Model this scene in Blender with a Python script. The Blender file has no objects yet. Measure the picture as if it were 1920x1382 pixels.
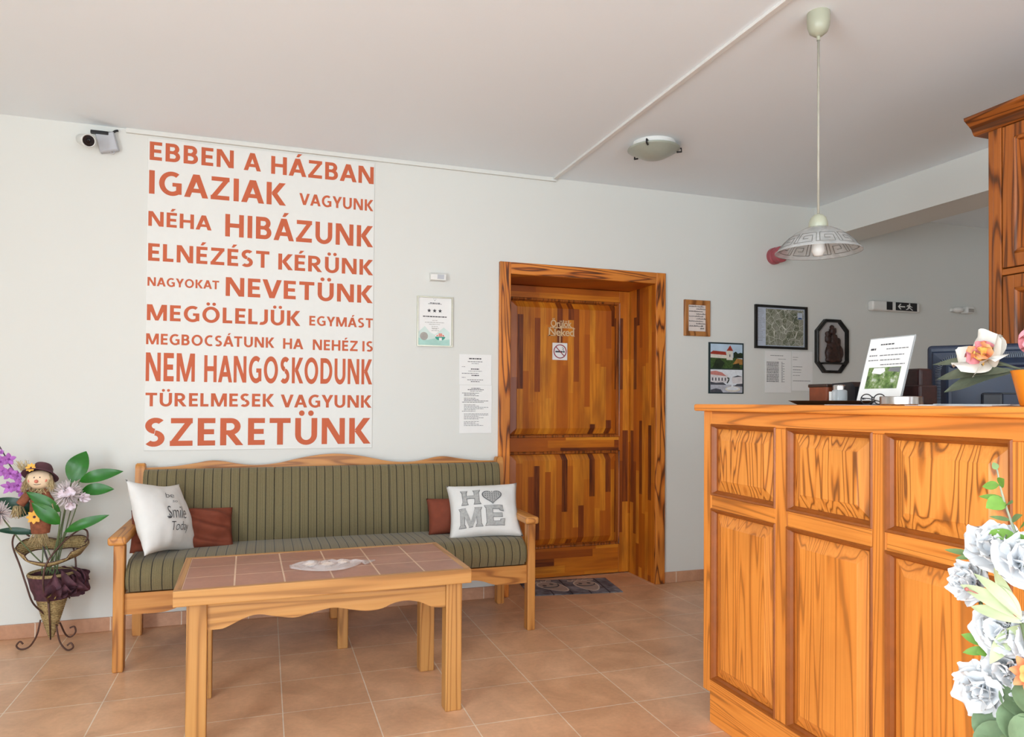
import bpy, bmesh, math, random
from mathutils import Vector, Matrix, noise as mnoise
R = math.radians
PI = math.pi
random.seed(7)
S = bpy.context.scene
COL = S.collection

# ---------------------------------------------------------------- camera
yaw, pitch, roll = R(18.9305), R(0.7786), R(0.3856)
fwd = Vector((math.sin(yaw)*math.cos(pitch), math.cos(yaw)*math.cos(pitch), math.sin(pitch)))
rgt = Vector((math.cos(yaw), -math.sin(yaw), 0))
upv = rgt.cross(fwd)
r2 = math.cos(roll)*rgt + math.sin(roll)*upv
u2 = -math.sin(roll)*rgt + math.cos(roll)*upv
cd = bpy.data.cameras.new('camera')
cam = bpy.data.objects.new('camera', cd)
COL.objects.link(cam)
cam.matrix_world = Matrix(((r2.x, u2.x, -fwd.x, 0), (r2.y, u2.y, -fwd.y, -4.1798),
                           (r2.z, u2.z, -fwd.z, 1.1881), (0, 0, 0, 1)))
cd.sensor_fit = 'HORIZONTAL'
cd.sensor_width = 36
cd.lens = 36*1347.51/1920
cd.shift_y = 44.92/1920
cd.clip_start = 0.05
S.camera = cam

# ---------------------------------------------------------------- world, lights, exposure
w = bpy.data.worlds.new('world')
S.world = w
w.use_nodes = True
w.node_tree.nodes['Background'].inputs[0].default_value = (0.85, 0.92, 1, 1)
w.node_tree.nodes['Background'].inputs[1].default_value = 0.3
S.view_settings.view_transform = 'Standard'
S.view_settings.look = 'None'
S.view_settings.gamma = 1
S.view_settings.use_curve_mapping = False
S.view_settings.exposure = 0.0
S.cycles.use_denoising = True
S.cycles.max_bounces = 10
S.cycles.diffuse_bounces = 6
S.cycles.transparent_max_bounces = 12
S.cycles.sample_clamp_indirect = 6


def area(name, loc, direction, sx, sy, power, color):
    ld = bpy.data.lights.new(name, 'AREA')
    ld.shape = 'RECTANGLE'
    ld.size, ld.size_y = sx, sy
    ld.energy = power
    ld.color = color
    o = bpy.data.objects.new(name, ld)
    COL.objects.link(o)
    o.location = loc
    o.rotation_euler = Vector(direction).to_track_quat('-Z', 'Z').to_euler()
    return o


area('daylight_side_window', (-2.85, -4.9, 1.3), (1, 0.0, 0.12), 2.8, 1.8, 158.0, (0.855, 0.975, 1.06))
area('daylight_rear_window', (0.6, -6.35, 1.3), (0, 1, 0.15), 3.4, 2.1, 95.0, (0.855, 0.975, 1.06))


# ---------------------------------------------------------------- helpers
def lin(c):
    c = c/255
    return c/12.92 if c <= 0.04045 else ((c+0.055)/1.055)**2.4


def rgb(h):
    return tuple(lin(int(h[i:i+2], 16)) for i in (0, 2, 4)) + (1,)


class NT:
    def __init__(self, name):
        self.m = bpy.data.materials.new(name)
        self.m.use_nodes = True
        self.t = self.m.node_tree
        self.b = self.t.nodes['Principled BSDF']

    def n(self, typ, **kw):
        nd = self.t.nodes.new(typ)
        for k, v in kw.items():
            if hasattr(nd, k):
                setattr(nd, k, v)
            else:
                nd.inputs[k].default_value = v
        return nd

    def l(self, a, b):
        self.t.links.new(a, b)

    def ramp(self, fac, stops, interp='LINEAR'):
        r = self.n('ShaderNodeValToRGB')
        r.color_ramp.interpolation = interp
        e = r.color_ramp.elements
        while len(e) > 1:
            e.remove(e[-1])
        e[0].position, e[0].color = stops[0]
        for p, c in stops[1:]:
            q = e.new(p)
            q.color = c
        self.l(fac, r.inputs[0])
        return r.outputs[0]

    def math(self, op, a, b=None):
        nd = self.n('ShaderNodeMath', operation=op)
        for i, v in enumerate((a, b)):
            if v is None:
                continue
            if isinstance(v, (int, float)):
                nd.inputs[i].default_value = v
            else:
                self.l(v, nd.inputs[i])
        return nd.outputs[0]

    def mix(self, fac, a, b, blend='MIX'):
        nd = self.n('ShaderNodeMix', data_type='RGBA', blend_type=blend)
        for i, v in ((0, fac), (6, a), (7, b)):
            if isinstance(v, (int, float, tuple)):
                nd.inputs[i].default_value = v
            else:
                self.l(v, nd.inputs[i])
        return nd.outputs[2]

    def coords(self, scale=(1, 1, 1), loc=(0, 0, 0), rnd=0.0):
        tc = self.n('ShaderNodeTexCoord')
        src = tc.outputs['Object']
        if rnd:
            oi = self.n('ShaderNodeObjectInfo')
            k = self.n('ShaderNodeVectorMath', operation='SCALE')
            k.inputs[0].default_value = (rnd, rnd*0.63, rnd*1.31)
            self.l(oi.outputs['Random'], k.inputs['Scale'])
            a = self.n('ShaderNodeVectorMath', operation='ADD')
            self.l(src, a.inputs[0])
            self.l(k.outputs[0], a.inputs[1])
            src = a.outputs[0]
        mp = self.n('ShaderNodeMapping')
        mp.inputs['Scale'].default_value = scale
        mp.inputs['Location'].default_value = loc
        self.l(src, mp.inputs[0])
        return mp.outputs[0]

    def noise(self, vec, scale, detail=2, rough=0.5, dist=0):
        nd = self.n('ShaderNodeTexNoise', Scale=scale, Detail=detail, Roughness=rough, Distortion=dist)
        self.l(vec, nd.inputs['Vector'])
        return nd.outputs['Fac']

    def bump(self, h, strength=0.2, dist=0.01):
        nd = self.n('ShaderNodeBump', Strength=strength, Distance=dist)
        self.l(h, nd.inputs['Height'])
        self.l(nd.outputs[0], self.b.inputs['Normal'])

    def base(self, v):
        if isinstance(v, tuple):
            self.b.inputs['Base Color'].default_value = v
        else:
            self.l(v, self.b.inputs['Base Color'])

    def set(self, **kw):
        for k, v in kw.items():
            self.b.inputs[k.replace('_', ' ')].default_value = v


def plain(name, h, rough=0.5, metal=0.0, var=0.08, scale=30, **kw):
    t = NT(name)
    c = rgb(h)
    nz = t.noise(t.coords(rnd=3), scale, 3)
    a = tuple(v*(1-var) for v in c[:3])+(1,)
    b = tuple(min(1, v*(1+var)) for v in c[:3])+(1,)
    t.base(t.ramp(nz, [(0.3, a), (0.7, b)]))
    t.set(Roughness=rough, Metallic=metal)
    t.set(**kw)
    return t.m


def wood(name, light, mid, dark, axis='Z', freq=5.0, rings=9.0, burn=0.35, rough=0.42, contrast=0.8, along=0.085):
    t = NT(name)
    i = 'XYZ'.index(axis)
    sc = [1, 1, 1]
    sc[i] = along
    v = t.coords(scale=tuple(sc), rnd=9)
    n1 = t.noise(v, freq, 2, 0.45, 0.35)
    s = t.math('SINE', t.math('MULTIPLY', n1, rings*2*PI))
    s = t.math('ADD', t.math('MULTIPLY', s, 0.5), 0.5)
    sc2 = [1, 1, 1]
    sc2[i] = 0.02
    fine = t.noise(t.coords(scale=tuple(sc2), rnd=5), 160, 3, 0.6)
    ring = t.ramp(s, [(0.0, rgb(dark)), (0.13, rgb(mid)), (0.5, rgb(light)), (1, rgb(light))])
    base = t.mix(contrast, rgb(light), ring)
    base = t.mix(t.math('MULTIPLY', t.ramp(fine, [(0.35, (1, 1, 1, 1)), (0.6, (0, 0, 0, 1))]), 0.35), base, rgb(mid))
    sc3 = [1, 1, 1]
    sc3[i] = 0.4
    big = t.noise(t.coords(scale=tuple(sc3), rnd=11), 5, 2, 0.5)
    bf = t.ramp(big, [(0.52, (0, 0, 0, 1)), (0.74, (1, 1, 1, 1))])
    base = t.mix(t.math('MULTIPLY', bf, burn), base, rgb(dark))
    t.base(base)
    t.set(Roughness=rough)
    t.bump(s, 0.12, 0.002)
    return t.m


def lamella(name, cw=0.041, cl=0.5, horiz=False):
    """edge-glued strip wood, flamed: strips of very different tone"""
    t = NT(name)
    tc = t.n('ShaderNodeTexCoord')
    sep = t.n('ShaderNodeSeparateXYZ')
    t.l(tc.outputs['Object'], sep.inputs[0])
    xy = t.math('ADD', sep.outputs[0], sep.outputs[1])
    cmb = t.n('ShaderNodeCombineXYZ')
    if horiz:
        t.l(xy, cmb.inputs[0]); t.l(sep.outputs[2], cmb.inputs[1])
    else:
        t.l(sep.outputs[2], cmb.inputs[0]); t.l(xy, cmb.inputs[1])

    def brick(w, h, off):
        b = t.n('ShaderNodeTexBrick', Scale=1.0, offset=0.37, offset_frequency=2)
        b.inputs['Mortar Size'].default_value = 0.0
        b.inputs['Brick Width'].default_value = w
        b.inputs['Row Height'].default_value = h
        b.inputs['Color1'].default_value = (0, 0, 0, 1)
        b.inputs['Color2'].default_value = (1, 1, 1, 1)
        m = t.n('ShaderNodeMapping')
        m.inputs['Location'].default_value = off
        t.l(cmb.outputs[0], m.inputs[0])
        s2 = t.n('ShaderNodeSeparateXYZ'); t.l(m.outputs[0], s2.inputs[0])
        wn = t.n('ShaderNodeTexWhiteNoise', noise_dimensions='1D')
        t.l(t.math('FLOOR', t.math('DIVIDE', s2.outputs[1], h)), wn.inputs['W'])
        c2 = t.n('ShaderNodeCombineXYZ')
        t.l(t.math('ADD', s2.outputs[0], t.math('MULTIPLY', wn.outputs['Value'], 3.7)), c2.inputs[0])
        t.l(s2.outputs[1], c2.inputs[1])
        t.l(c2.outputs[0], b.inputs['Vector'])
        return b.outputs['Color']
    b1 = brick(cl, cw, (5.13, 3.02, 0))
    sc = (0.05, 1, 1)
    mp = t.n('ShaderNodeMapping'); mp.inputs['Scale'].default_value = (0.06, 1, 1)
    t.l(cmb.outputs[0], mp.inputs[0])
    g = t.noise(mp.outputs[0], 55, 3, 0.6)
    mp2 = t.n('ShaderNodeMapping'); mp2.inputs['Scale'].default_value = (0.5, 1.6, 1)
    t.l(cmb.outputs[0], mp2.inputs[0])
    big = t.noise(mp2.outputs[0], 5, 2)
    col = t.ramp(b1, [(0.0, rgb('4a1c08')), (0.08, rgb('7a350b')), (0.2, rgb('ab570e')), (0.55, rgb('c87316')), (1, rgb('dc9028'))])
    col = t.mix(t.math('MULTIPLY', t.ramp(g, [(0.4, (0, 0, 0, 1)), (0.62, (1, 1, 1, 1))]), 0.5), col, rgb('a2520e'))
    col = t.mix(t.math('MULTIPLY', t.ramp(big, [(0.5, (0, 0, 0, 1)), (0.78, (1, 1, 1, 1))]), 0.5), col, rgb('5c2408'))
    t.base(col)
    t.set(Roughness=0.4)
    return t.m


def tiles(name, bw, bh, mortar, c1, c2, mcol, loc, rough=0.4, plane='XY', bump=0.25):
    t = NT(name)
    tc = t.n('ShaderNodeTexCoord')
    src = tc.outputs['Object']
    if plane == 'XZ':
        sep = t.n('ShaderNodeSeparateXYZ'); t.l(src, sep.inputs[0])
        cmb = t.n('ShaderNodeCombineXYZ')
        t.l(t.math('ADD', sep.outputs[0], sep.outputs[1]), cmb.inputs[0]); t.l(sep.outputs[2], cmb.inputs[1])
        src = cmb.outputs[0]
    mp = t.n('ShaderNodeMapping'); mp.inputs['Location'].default_value = loc
    t.l(src, mp.inputs[0])
    b = t.n('ShaderNodeTexBrick', offset=0.0, Scale=1.0)
    b.inputs['Mortar Size'].default_value = mortar
    b.inputs['Mortar Smooth'].default_value = 0.1
    b.inputs['Brick Width'].default_value = bw
    b.inputs['Row Height'].default_value = bh
    b.inputs['Color1'].default_value = rgb(c1)
    b.inputs['Color2'].default_value = rgb(c2)
    b.inputs['Mortar'].default_value = rgb(mcol)
    t.l(mp.outputs[0], b.inputs['Vector'])
    v = t.coords()
    n1 = t.noise(v, 5, 4, 0.6, 0.6)
    n2 = t.noise(v, 60, 3, 0.6)
    k = t.mix(1.0, t.ramp(n1, [(0.3, (0.80, 0.76, 0.74, 1)), (0.7, (1.12, 1.13, 1.14, 1))]),
              t.ramp(n2, [(0.3, (0.94, 0.94, 0.94, 1)), (0.7, (1.05, 1.05, 1.05, 1))]), 'MULTIPLY')
    t.base(t.mix(1.0, b.outputs['Color'], k, 'MULTIPLY'))
    t.set(Roughness=rough)
    inv = t.math('SUBTRACT', 1.0, b.outputs['Fac'])
    t.bump(inv, bump, 0.004)
    return t.m


def fabric(name):
    """olive upholstery: a dark stripe every 43 mm, finer stripes between"""
    t = NT(name)
    tc = t.n('ShaderNodeTexCoord')
    sep = t.n('ShaderNodeSeparateXYZ'); t.l(tc.outputs['Object'], sep.inputs[0])
    x = sep.outputs[0]
    m = t.math('MODULO', t.math('ADD', x, 8.63), 0.0431)
    st = t.ramp(t.math('DIVIDE', m, 0.0431), [(0.0, (1, 1, 1, 1)), (0.055, (1, 1, 1, 1)), (0.09, (0, 0, 0, 1)), (0.97, (0, 0, 0, 1)), (1, (1, 1, 1, 1))])
    v1 = t.n('ShaderNodeCombineXYZ'); t.l(x, v1.inputs[0])
    fine = t.noise(v1.outputs[0], 420, 2, 0.7)
    fs = t.ramp(fine, [(0.46, rgb('7f7352')), (0.60, rgb('4e442b'))])
    wv = t.noise(t.coords(), 900, 1)
    col = t.mix(0.35, fs, t.ramp(wv, [(0.35, rgb('423a25')), (0.65, rgb('877b59'))]))
    col = t.mix(st, col, rgb('1d1812'))
    t.base(col)
    t.set(Roughness=0.95)
    t.b.inputs['Sheen Weight'].default_value = 0.15
    t.bump(wv, 0.15, 0.001)
    return t.m


def mesh_obj(name, bm, mats, parent=None, smooth=False, angle=None):
    """links bm (world coordinates) as one mesh, put under parent with local coordinates"""
    me = bpy.data.meshes.new(name)
    if parent is not None:
        M = Matrix.Identity(4)
        p = parent
        while p is not None:
            M = p.matrix_basis @ M
            p = p.parent
        bm.transform(M.inverted())
    bmesh.ops.recalc_face_normals(bm, faces=bm.faces[:])
    if smooth:
        for f in bm.faces:
            f.smooth = True
        if angle:
            for e in bm.edges:
                if len(e.link_faces) == 2 and e.calc_face_angle(0) > R(angle):
                    e.smooth = False
    bm.to_mesh(me)
    bm.free()
    for m in (mats if isinstance(mats, (list, tuple)) else [mats]):
        me.materials.append(m)
    o = bpy.data.objects.new(name, me)
    COL.objects.link(o)
    if parent is not None:
        o.parent = parent
    return o


def tag(o, label, cat, group=None, kind=None):
    o['label'] = label
    o['category'] = cat
    if group:
        o['group'] = group
    if kind:
        o['kind'] = kind
    return o


def thing(name, loc, label, cat, group=None, rz=0.0):
    o = bpy.data.objects.new(name, None)
    o.empty_display_size = 0.05
    COL.objects.link(o)
    o.location = loc
    o.rotation_euler = (0, 0, rz)
    bpy.context.view_layer.update()
    return tag(o, label, cat, group)


def struct(name, bm, mats, parent=None, label=None, smooth=False):
    o = mesh_obj(name, bm, mats, parent, smooth)
    if parent is None:
        o['kind'] = 'structure'
        if label:
            o['label'] = label
    return o


def NB():
    return bmesh.new()


def box(bm, x0, x1, y0, y1, z0, z1, bev=0.0, mi=0, seg=2, M=None):
    vs = [bm.verts.new((x, y, z)) for z in (z0, z1) for y in (y0, y1) for x in (x0, x1)]
    q = [(0, 2, 3, 1), (4, 5, 7, 6), (0, 1, 5, 4), (2, 6, 7, 3), (0, 4, 6, 2), (1, 3, 7, 5)]
    fs = [bm.faces.new([vs[i] for i in f]) for f in q]
    for f in fs:
        f.material_index = mi
    allv = vs
    if bev > 0:
        es = list({e for f in fs for e in f.edges})
        r = bmesh.ops.bevel(bm, geom=es, offset=bev, segments=seg, affect='EDGES', profile=0.5)
        allv = list({v for f in r['faces'] for v in f.verts} | {v for v in vs if v.is_valid})
        for f in r['faces']:
            f.material_index = mi
    if M is not None:
        for v in allv:
            if v.is_valid:
                v.co = M @ v.co
    return bm


def prism(bm, pts, axis, d0, d1, mi=0, M=None):
    """closed outline pts (2D) swept along axis: 'X' takes (y,z), 'Y' takes (x,z), 'Z' takes (x,y)"""
    def mk(p, d):
        c = {'X': (d, p[0], p[1]), 'Y': (p[0], d, p[1]), 'Z': (p[0], p[1], d)}[axis]
        c = Vector(c)
        return bm.verts.new(M @ c if M is not None else c)
    a = [mk(p, d0) for p in pts]
    b = [mk(p, d1) for p in pts]
    n = len(pts)
    fs = [bm.faces.new(a), bm.faces.new(b[::-1])]
    for i in range(n):
        fs.append(bm.faces.new((a[i], a[(i+1) % n], b[(i+1) % n], b[i])))
    for f in fs:
        f.material_index = mi
    return fs


def poly(bm, pts3, mi=0):
    f = bm.faces.new([bm.verts.new(p) for p in pts3])
    f.material_index = mi
    return f


def tube(bm, pts, r, n=8, mi=0, closed=False, caps=True):
    pts = [Vector(p) for p in pts]
    N = len(pts)
    rr = r if isinstance(r, (list, tuple)) else [r]*N
    rings = []
    t0 = (pts[1]-pts[0]).normalized()
    ref = Vector((0, 0, 1)) if abs(t0.z) < 0.9 else Vector((1, 0, 0))
    nrm = t0.cross(ref).normalized()
    for i, p in enumerate(pts):
        a = pts[i-1] if (i > 0 or closed) else p
        b = pts[(i+1) % N] if (i < N-1 or closed) else p
        t = (b-a).normalized()
        nrm = (nrm - t*nrm.dot(t)).normalized()
        bi = t.cross(nrm)
        rings.append([bm.verts.new(p + rr[i]*(math.cos(2*PI*k/n)*nrm + math.sin(2*PI*k/n)*bi)) for k in range(n)])
    for i in range(N if closed else N-1):
        A, B = rings[i], rings[(i+1) % N]
        for k in range(n):
            f = bm.faces.new((A[k], A[(k+1) % n], B[(k+1) % n], B[k]))
            f.material_index = mi
            f.smooth = True
    if caps and not closed:
        for rg in (rings[0][::-1], rings[-1]):
            f = bm.faces.new(rg)
            f.material_index = mi
    return bm


def spline(pts, n=6):
    """Catmull-Rom through pts"""
    P = [Vector(p) for p in pts]
    P = [P[0]*2-P[1]] + P + [P[-1]*2-P[-2]]
    out = []
    for i in range(1, len(P)-2):
        for k in range(n):
            t = k/n
            a, b, c, d = P[i-1], P[i], P[i+1], P[i+2]
            out.append(0.5*((2*b) + (c-a)*t + (2*a-5*b+4*c-d)*t*t + (-a+3*b-3*c+d)*t**3))
    out.append(P[-2])
    return out


def lathe(bm, prof, c, n=32, mi=0, M=None, caps=False):
    rings = []
    for r, z in prof:
        if r < 1e-6:
            p = Vector((0, 0, z))
            rings.append([bm.verts.new((M @ p) if M else p+Vector(c))])
        else:
            rg = []
            for k in range(n):
                p = Vector((r*math.cos(2*PI*k/n), r*math.sin(2*PI*k/n), z))
                rg.append(bm.verts.new((M @ p) if M else p+Vector(c)))
            rings.append(rg)
    for A, B in zip(rings, rings[1:]):
        for k in range(n):
            a, b = A[k % len(A)], A[(k+1) % len(A)]
            d, e = B[k % len(B)], B[(k+1) % len(B)]
            vs = []
            for v in (a, b, e, d):
                if v not in vs:
                    vs.append(v)
            if len(vs) > 2:
                f = bm.faces.new(vs)
                f.material_index = mi
                f.smooth = True
    if caps:
        for rg in (rings[0], rings[-1]):
            if len(rg) > 2:
                bm.faces.new(rg).material_index = mi
    return bm


def ball(bm, c, r, sub=2, scale=(1, 1, 1), mi=0, M=None):
    T = Matrix.Translation(c) @ (M if M is not None else Matrix.Identity(4)) @ Matrix.Diagonal((r*scale[0], r*scale[1], r*scale[2], 1))
    r_ = bmesh.ops.create_icosphere(bm, subdivisions=sub, radius=1, matrix=T)
    for v in r_['verts']:
        for f in v.link_faces:
            f.material_index = mi
            f.smooth = True
    return r_['verts']


def axes(center, u, v):
    """matrix with x along u, y along v, z their normal"""
    u = Vector(u).normalized()
    n = u.cross(Vector(v)).normalized()
    v = n.cross(u)
    c = Vector(center)
    return Matrix(((u.x, v.x, n.x, c.x), (u.y, v.y, n.y, c.y), (u.z, v.z, n.z, c.z), (0, 0, 0, 1)))


def leaf(bm, base, tip, width, face=(0, -1, 0.3), bend=0.0, fold=0.15, mi=0, n=8, shape=1.0, wav=0.0):
    """a leaf blade from base to tip, folded along its midrib, bending out of its plane"""
    b, t = Vector(base), Vector(tip)
    L = (t-b).length
    d = (t-b).normalized()
    side = d.cross(Vector(face)).normalized()
    nm = side.cross(d).normalized()
    rows = []
    for i in range(n+1):
        s = i/n
        wd = width*0.5*(math.sin(PI*s**shape)**0.8 if 0 < s < 1 else 0.03)
        c = b + d*L*s + nm*bend*L*(math.sin(PI*s) - 0.6*s*s)
        k = wav*width*math.sin(s*9+width*90)
        rows.append([bm.verts.new(c + side*wd*q + nm*(abs(q)*wd*fold*2 + k*abs(q))) for q in (-1, -0.5, 0, 0.5, 1)])
    for A, B in zip(rows, rows[1:]):
        for k in range(4):
            f = bm.faces.new((A[k], A[k+1], B[k+1], B[k]))
            f.material_index = mi
            f.smooth = True


_capc = {}


def text_mesh(s, bold, spacing, shear=0.0):
    cu = bpy.data.curves.new('txt', 'FONT')
    cu.body = s
    cu.offset = bold
    cu.space_character = spacing
    cu.shear = shear
    cu.resolution_u = 4
    o = bpy.data.objects.new('txt', cu)
    COL.objects.link(o)
    dg = bpy.context.evaluated_depsgraph_get()
    dg.update()
    me = bpy.data.meshes.new_from_object(o.evaluated_get(dg))
    bpy.data.objects.remove(o)
    bpy.data.curves.remove(cu)
    return me


def text(bm, s, x0, x1, z0, z1, fn, bold=0.03, spacing=1.08, mi=0, shear=0.0, sub=0.0, keep=False):
    """lettering s scaled so that it spans x0..x1 and its capitals z0..z1; fn maps (x, z) to a point"""
    me = text_mesh(s, bold, spacing, shear)
    if bold not in _capc:
        h = text_mesh('H', bold, 1)
        zs = [v.co.y for v in h.vertices]
        _capc[bold] = (min(zs), max(zs))
        bpy.data.meshes.remove(h)
    a, b = _capc[bold]
    xs = [v.co.x for v in me.vertices]
    xa, xb = min(xs), max(xs)
    t = bmesh.new()
    t.from_mesh(me)
    bpy.data.meshes.remove(me)
    bmesh.ops.triangulate(t, faces=t.faces[:])
    kx, kz = (x1-x0)/(xb-xa), (z1-z0)/(b-a)
    for v in t.verts:
        v.co = ((v.co.x-xa)*kx+x0, (v.co.y-a)*kz+z0, 0)
    if sub:
        for _ in range(3):
            es = [e for e in t.edges if e.calc_length() > sub]
            if not es:
                break
            bmesh.ops.subdivide_edges(t, edges=es, cuts=1)
            bmesh.ops.triangulate(t, faces=t.faces[:])
    mp = {v: bm.verts.new(fn(v.co.x, v.co.y)) for v in t.verts}
    for f in t.faces:
        try:
            g = bm.faces.new([mp[v] for v in f.verts])
            g.material_index = mi
        except ValueError:
            pass
    t.free()


def onwall(y):
    return lambda x, z: Vector((x, y, z))


def bars(bm, rows, y, h, mi=0, rnd=None):
    """lines of print too small to read: rows of (x0, x1, z)"""
    for x0, x1, z in rows:
        poly(bm, [(x0, y, z), (x1, y, z), (x1, y, z+h), (x0, y, z+h)], mi)


def words(bm, x0, x1, z, y, h, rng, mi=0, wmin=0.005, wmax=0.018):
    x = x0
    while x < x1:
        e = min(x1, x+rng.uniform(wmin, wmax))
        bars(bm, [(x, e, z)], y, h, mi)
        x = e+0.0025


# ---------------------------------------------------------------- a bold sans alphabet of plain strokes (cap height 1)
GS, GT = 0.215, 0.185            # upright and level stroke weight


def arc_band(cx, cz, rx, rz, a0, a1, n=14, sx=GS, st=GT):
    """band of an elliptic bow between two angles (degrees), one quad per step"""
    out = []
    prev = None
    for i in range(n+1):
        a = R(a0+(a1-a0)*i/n)
        o = (cx+rx*math.cos(a), cz+rz*math.sin(a))
        q = (cx+(rx-sx)*math.cos(a), cz+(rz-st)*math.sin(a))
        if prev:
            out.append([prev[0], o, q, prev[1]])
        prev = (o, q)
    return out


def rc_(x0, x1, z0, z1):
    return [(x0, z0), (x1, z0), (x1, z1), (x0, z1)]


def glyph(ch):
    s, t = GS, GT
    if ch == 'E':
        return 0.60, [rc_(0, s, 0, 1), rc_(0, .60, 0, t), rc_(0, .56, .41, .41+t), rc_(0, .60, 1-t, 1)]
    if ch == 'L':
        return 0.56, [rc_(0, s, 0, 1), rc_(0, .56, 0, t)]
    if ch == 'I':
        return s, [rc_(0, s, 0, 1)]
    if ch == 'T':
        return 0.76, [rc_(.38-s/2, .38+s/2, 0, 1), rc_(0, .76, 1-t, 1)]
    if ch == 'H':
        return 0.84, [rc_(0, s, 0, 1), rc_(.84-s, .84, 0, 1), rc_(0, .84, .41, .41+t)]
    if ch == 'N':
        return 0.88, [rc_(0, s*.95, 0, 1), rc_(.88-s*.95, .88, 0, 1), [(0, 1), (s*1.2, 1), (.88, 0), (.88-s*1.2, 0)]]
    if ch == 'M':
        return 1.10, [rc_(0, s*.95, 0, 1), rc_(1.10-s*.95, 1.10, 0, 1), [(0, 1), (s*1.35, 1), (.64, 0), (.46, 0)], [(1.10, 1), (1.10-s*1.35, 1), (.46, 0), (.64, 0)]]
    if ch == 'A':
        return 0.96, [[(0, 0), (s*1.1, 0), (.48+s*.54, 1), (.48-s*.6, 1)], [(.96, 0), (.96-s*1.1, 0), (.48-s*.54, 1), (.48+s*.6, 1)], rc_(.2, .76, .21, .21+t*.95)]
    if ch == 'V':
        return 0.94, [[(0, 1), (s*1.1, 1), (.47+s*.52, 0), (.47-s*.58, 0)], [(.94, 1), (.94-s*1.1, 1), (.47-s*.52, 0), (.47+s*.58, 0)]]
    if ch == 'Y':
        return 0.88, [rc_(.44-s/2, .44+s/2, 0, .42), [(0, 1), (s*1.18, 1), (.44+s/2, .40), (.44-s/2, .36)], [(.88, 1), (.88-s*1.18, 1), (.44-s/2, .40), (.44+s/2, .36)]]
    if ch == 'K':
        return 0.82, [rc_(0, s, 0, 1), [(.54, 1), (.81, 1), (.44, .50), (.20, .53)], [(.20, .50), (.42, .56), (.83, 0), (.56, 0)]]
    if ch == 'Z':
        return 0.76, [rc_(.03, .76, 1-t, 1), rc_(0, .76, 0, t), [(0, t*.7), (.27, t), (.76, 1-t*.7), (.49, 1-t)]]
    if ch == 'U':
        return 0.82, [rc_(0, s, .36, 1), rc_(.82-s, .82, .36, 1)] + arc_band(.41, .37, .41, .39, 180, 360)
    if ch == 'J':
        return 0.44, [rc_(.44-s, .44, .3, 1)] + arc_band(.06, .31, .38, .33, 250, 360)
    if ch == 'O':
        return 1.0, arc_band(.5, .5, .5, .52, 0, 360, 32)
    if ch == 'C':
        return 0.76, arc_band(.5, .5, .5, .52, 62, 298, 24)
    if ch == 'G':
        return 0.88, arc_band(.5, .5, .5, .52, 55, 305, 24) + [rc_(.88-s, .88, .06, .53), rc_(.52, .88, .39, .39+t*.85)]
    if ch == 'D':
        return 0.88, [rc_(0, s, 0, 1), rc_(0, .38, 0, t), rc_(0, .38, 1-t, 1)] + arc_band(.37, .5, .51, .5, -90, 90, 18)
    if ch == 'B':
        return 0.72, [rc_(0, s, 0, 1), rc_(0, .42, 0, t), rc_(0, .40, .43, .43+t*.9), rc_(0, .40, 1-t, 1)] + arc_band(.40, .2975, .32, .2975, -90, 90) + arc_band(.39, .7225, .285, .2775, -90, 90)
    if ch == 'R':
        return 0.80, [rc_(0, s, 0, 1), rc_(0, .38, .385, .385+t*.9), rc_(0, .38, 1-t, 1), [(.22, .42), (.46, .46), (.81, 0), (.55, 0)]] + arc_band(.38, .6925, .33, .3075, -90, 90)
    if ch == 'S':
        return 0.66, arc_band(.36, .725, .345, .29, 42, 262, 16) + arc_band(.30, .275, .355, .295, -138, 82, 16)
    return 0.3, []


ACC = {'Á': 'A', 'É': 'E', 'Ü': 'U', 'Ö': 'O', 'Ő': 'O'}


def block_text(bm, s, x0, x1, z0, z1, y, mi=0, gap=0.17):
    """the words s in the bold alphabet between x0..x1, capitals z0..z1, on the plane Y = y"""
    x = 0.0
    polys = []
    for i, ch in enumerate(s):
        if ch == ' ':
            x += 0.30
            continue
        bch = ACC.get(ch, ch)
        wd, ps = glyph(bch)
        prev = s[i-1] if i else ''
        if bch in 'AVYT' and ACC.get(prev, prev) in 'AVYTLKZ' and prev:
            x -= 0.13
        elif (bch in 'AVY' or (prev and ACC.get(prev, prev) in 'AVYK')) and i:
            x -= 0.07
        for p in ps:
            polys.append([(x+a, c) for a, c in p])
        if ch in 'ÁÉ':
            polys.append([(x+wd/2-.08, 1.08), (x+wd/2+.06, 1.08), (x+wd/2+.24, 1.27), (x+wd/2+.02, 1.27)])
        if ch in 'ÜÖ':
            for d in (-.17, .17):
                polys.append([(x+wd/2+d+.105*math.cos(a), 1.185+.105*math.sin(a)) for a in [2*PI*k/14 for k in range(14)]])
        x += wd+gap
    tot = x-gap
    for k, p in enumerate(polys):          # each stroke a hair in front of the last
        poly(bm, [(x0+(x1-x0)*a/tot, y-0.00008*(k % 9), z0+(z1-z0)*c) for a, c in p], mi)


def rect_rings(bm, a0, a1, b0, b1, prof, fn, fill=True, mi=0):
    """nested rectangles (inset, height) joined by faces: frames, mouldings and raised panels"""
    loops = []
    for ins, h in prof:
        loops.append([bm.verts.new(fn(a, b, h)) for a, b in
                      ((a0+ins, b0+ins), (a1-ins, b0+ins), (a1-ins, b1-ins), (a0+ins, b1-ins))])
    for A, B in zip(loops, loops[1:]):
        for k in range(4):
            bm.faces.new((A[k], A[(k+1) % 4], B[(k+1) % 4], B[k])).material_index = mi
    if fill:
        bm.faces.new(loops[-1]).material_index = mi


def facing_y(y):          # plane facing the room on the back wall, height counts towards the room
    return lambda a, b, h: (a, y-h, b)


def facing_x(x):          # plane facing -X
    return lambda a, b, h: (x-h, a, b)


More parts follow.
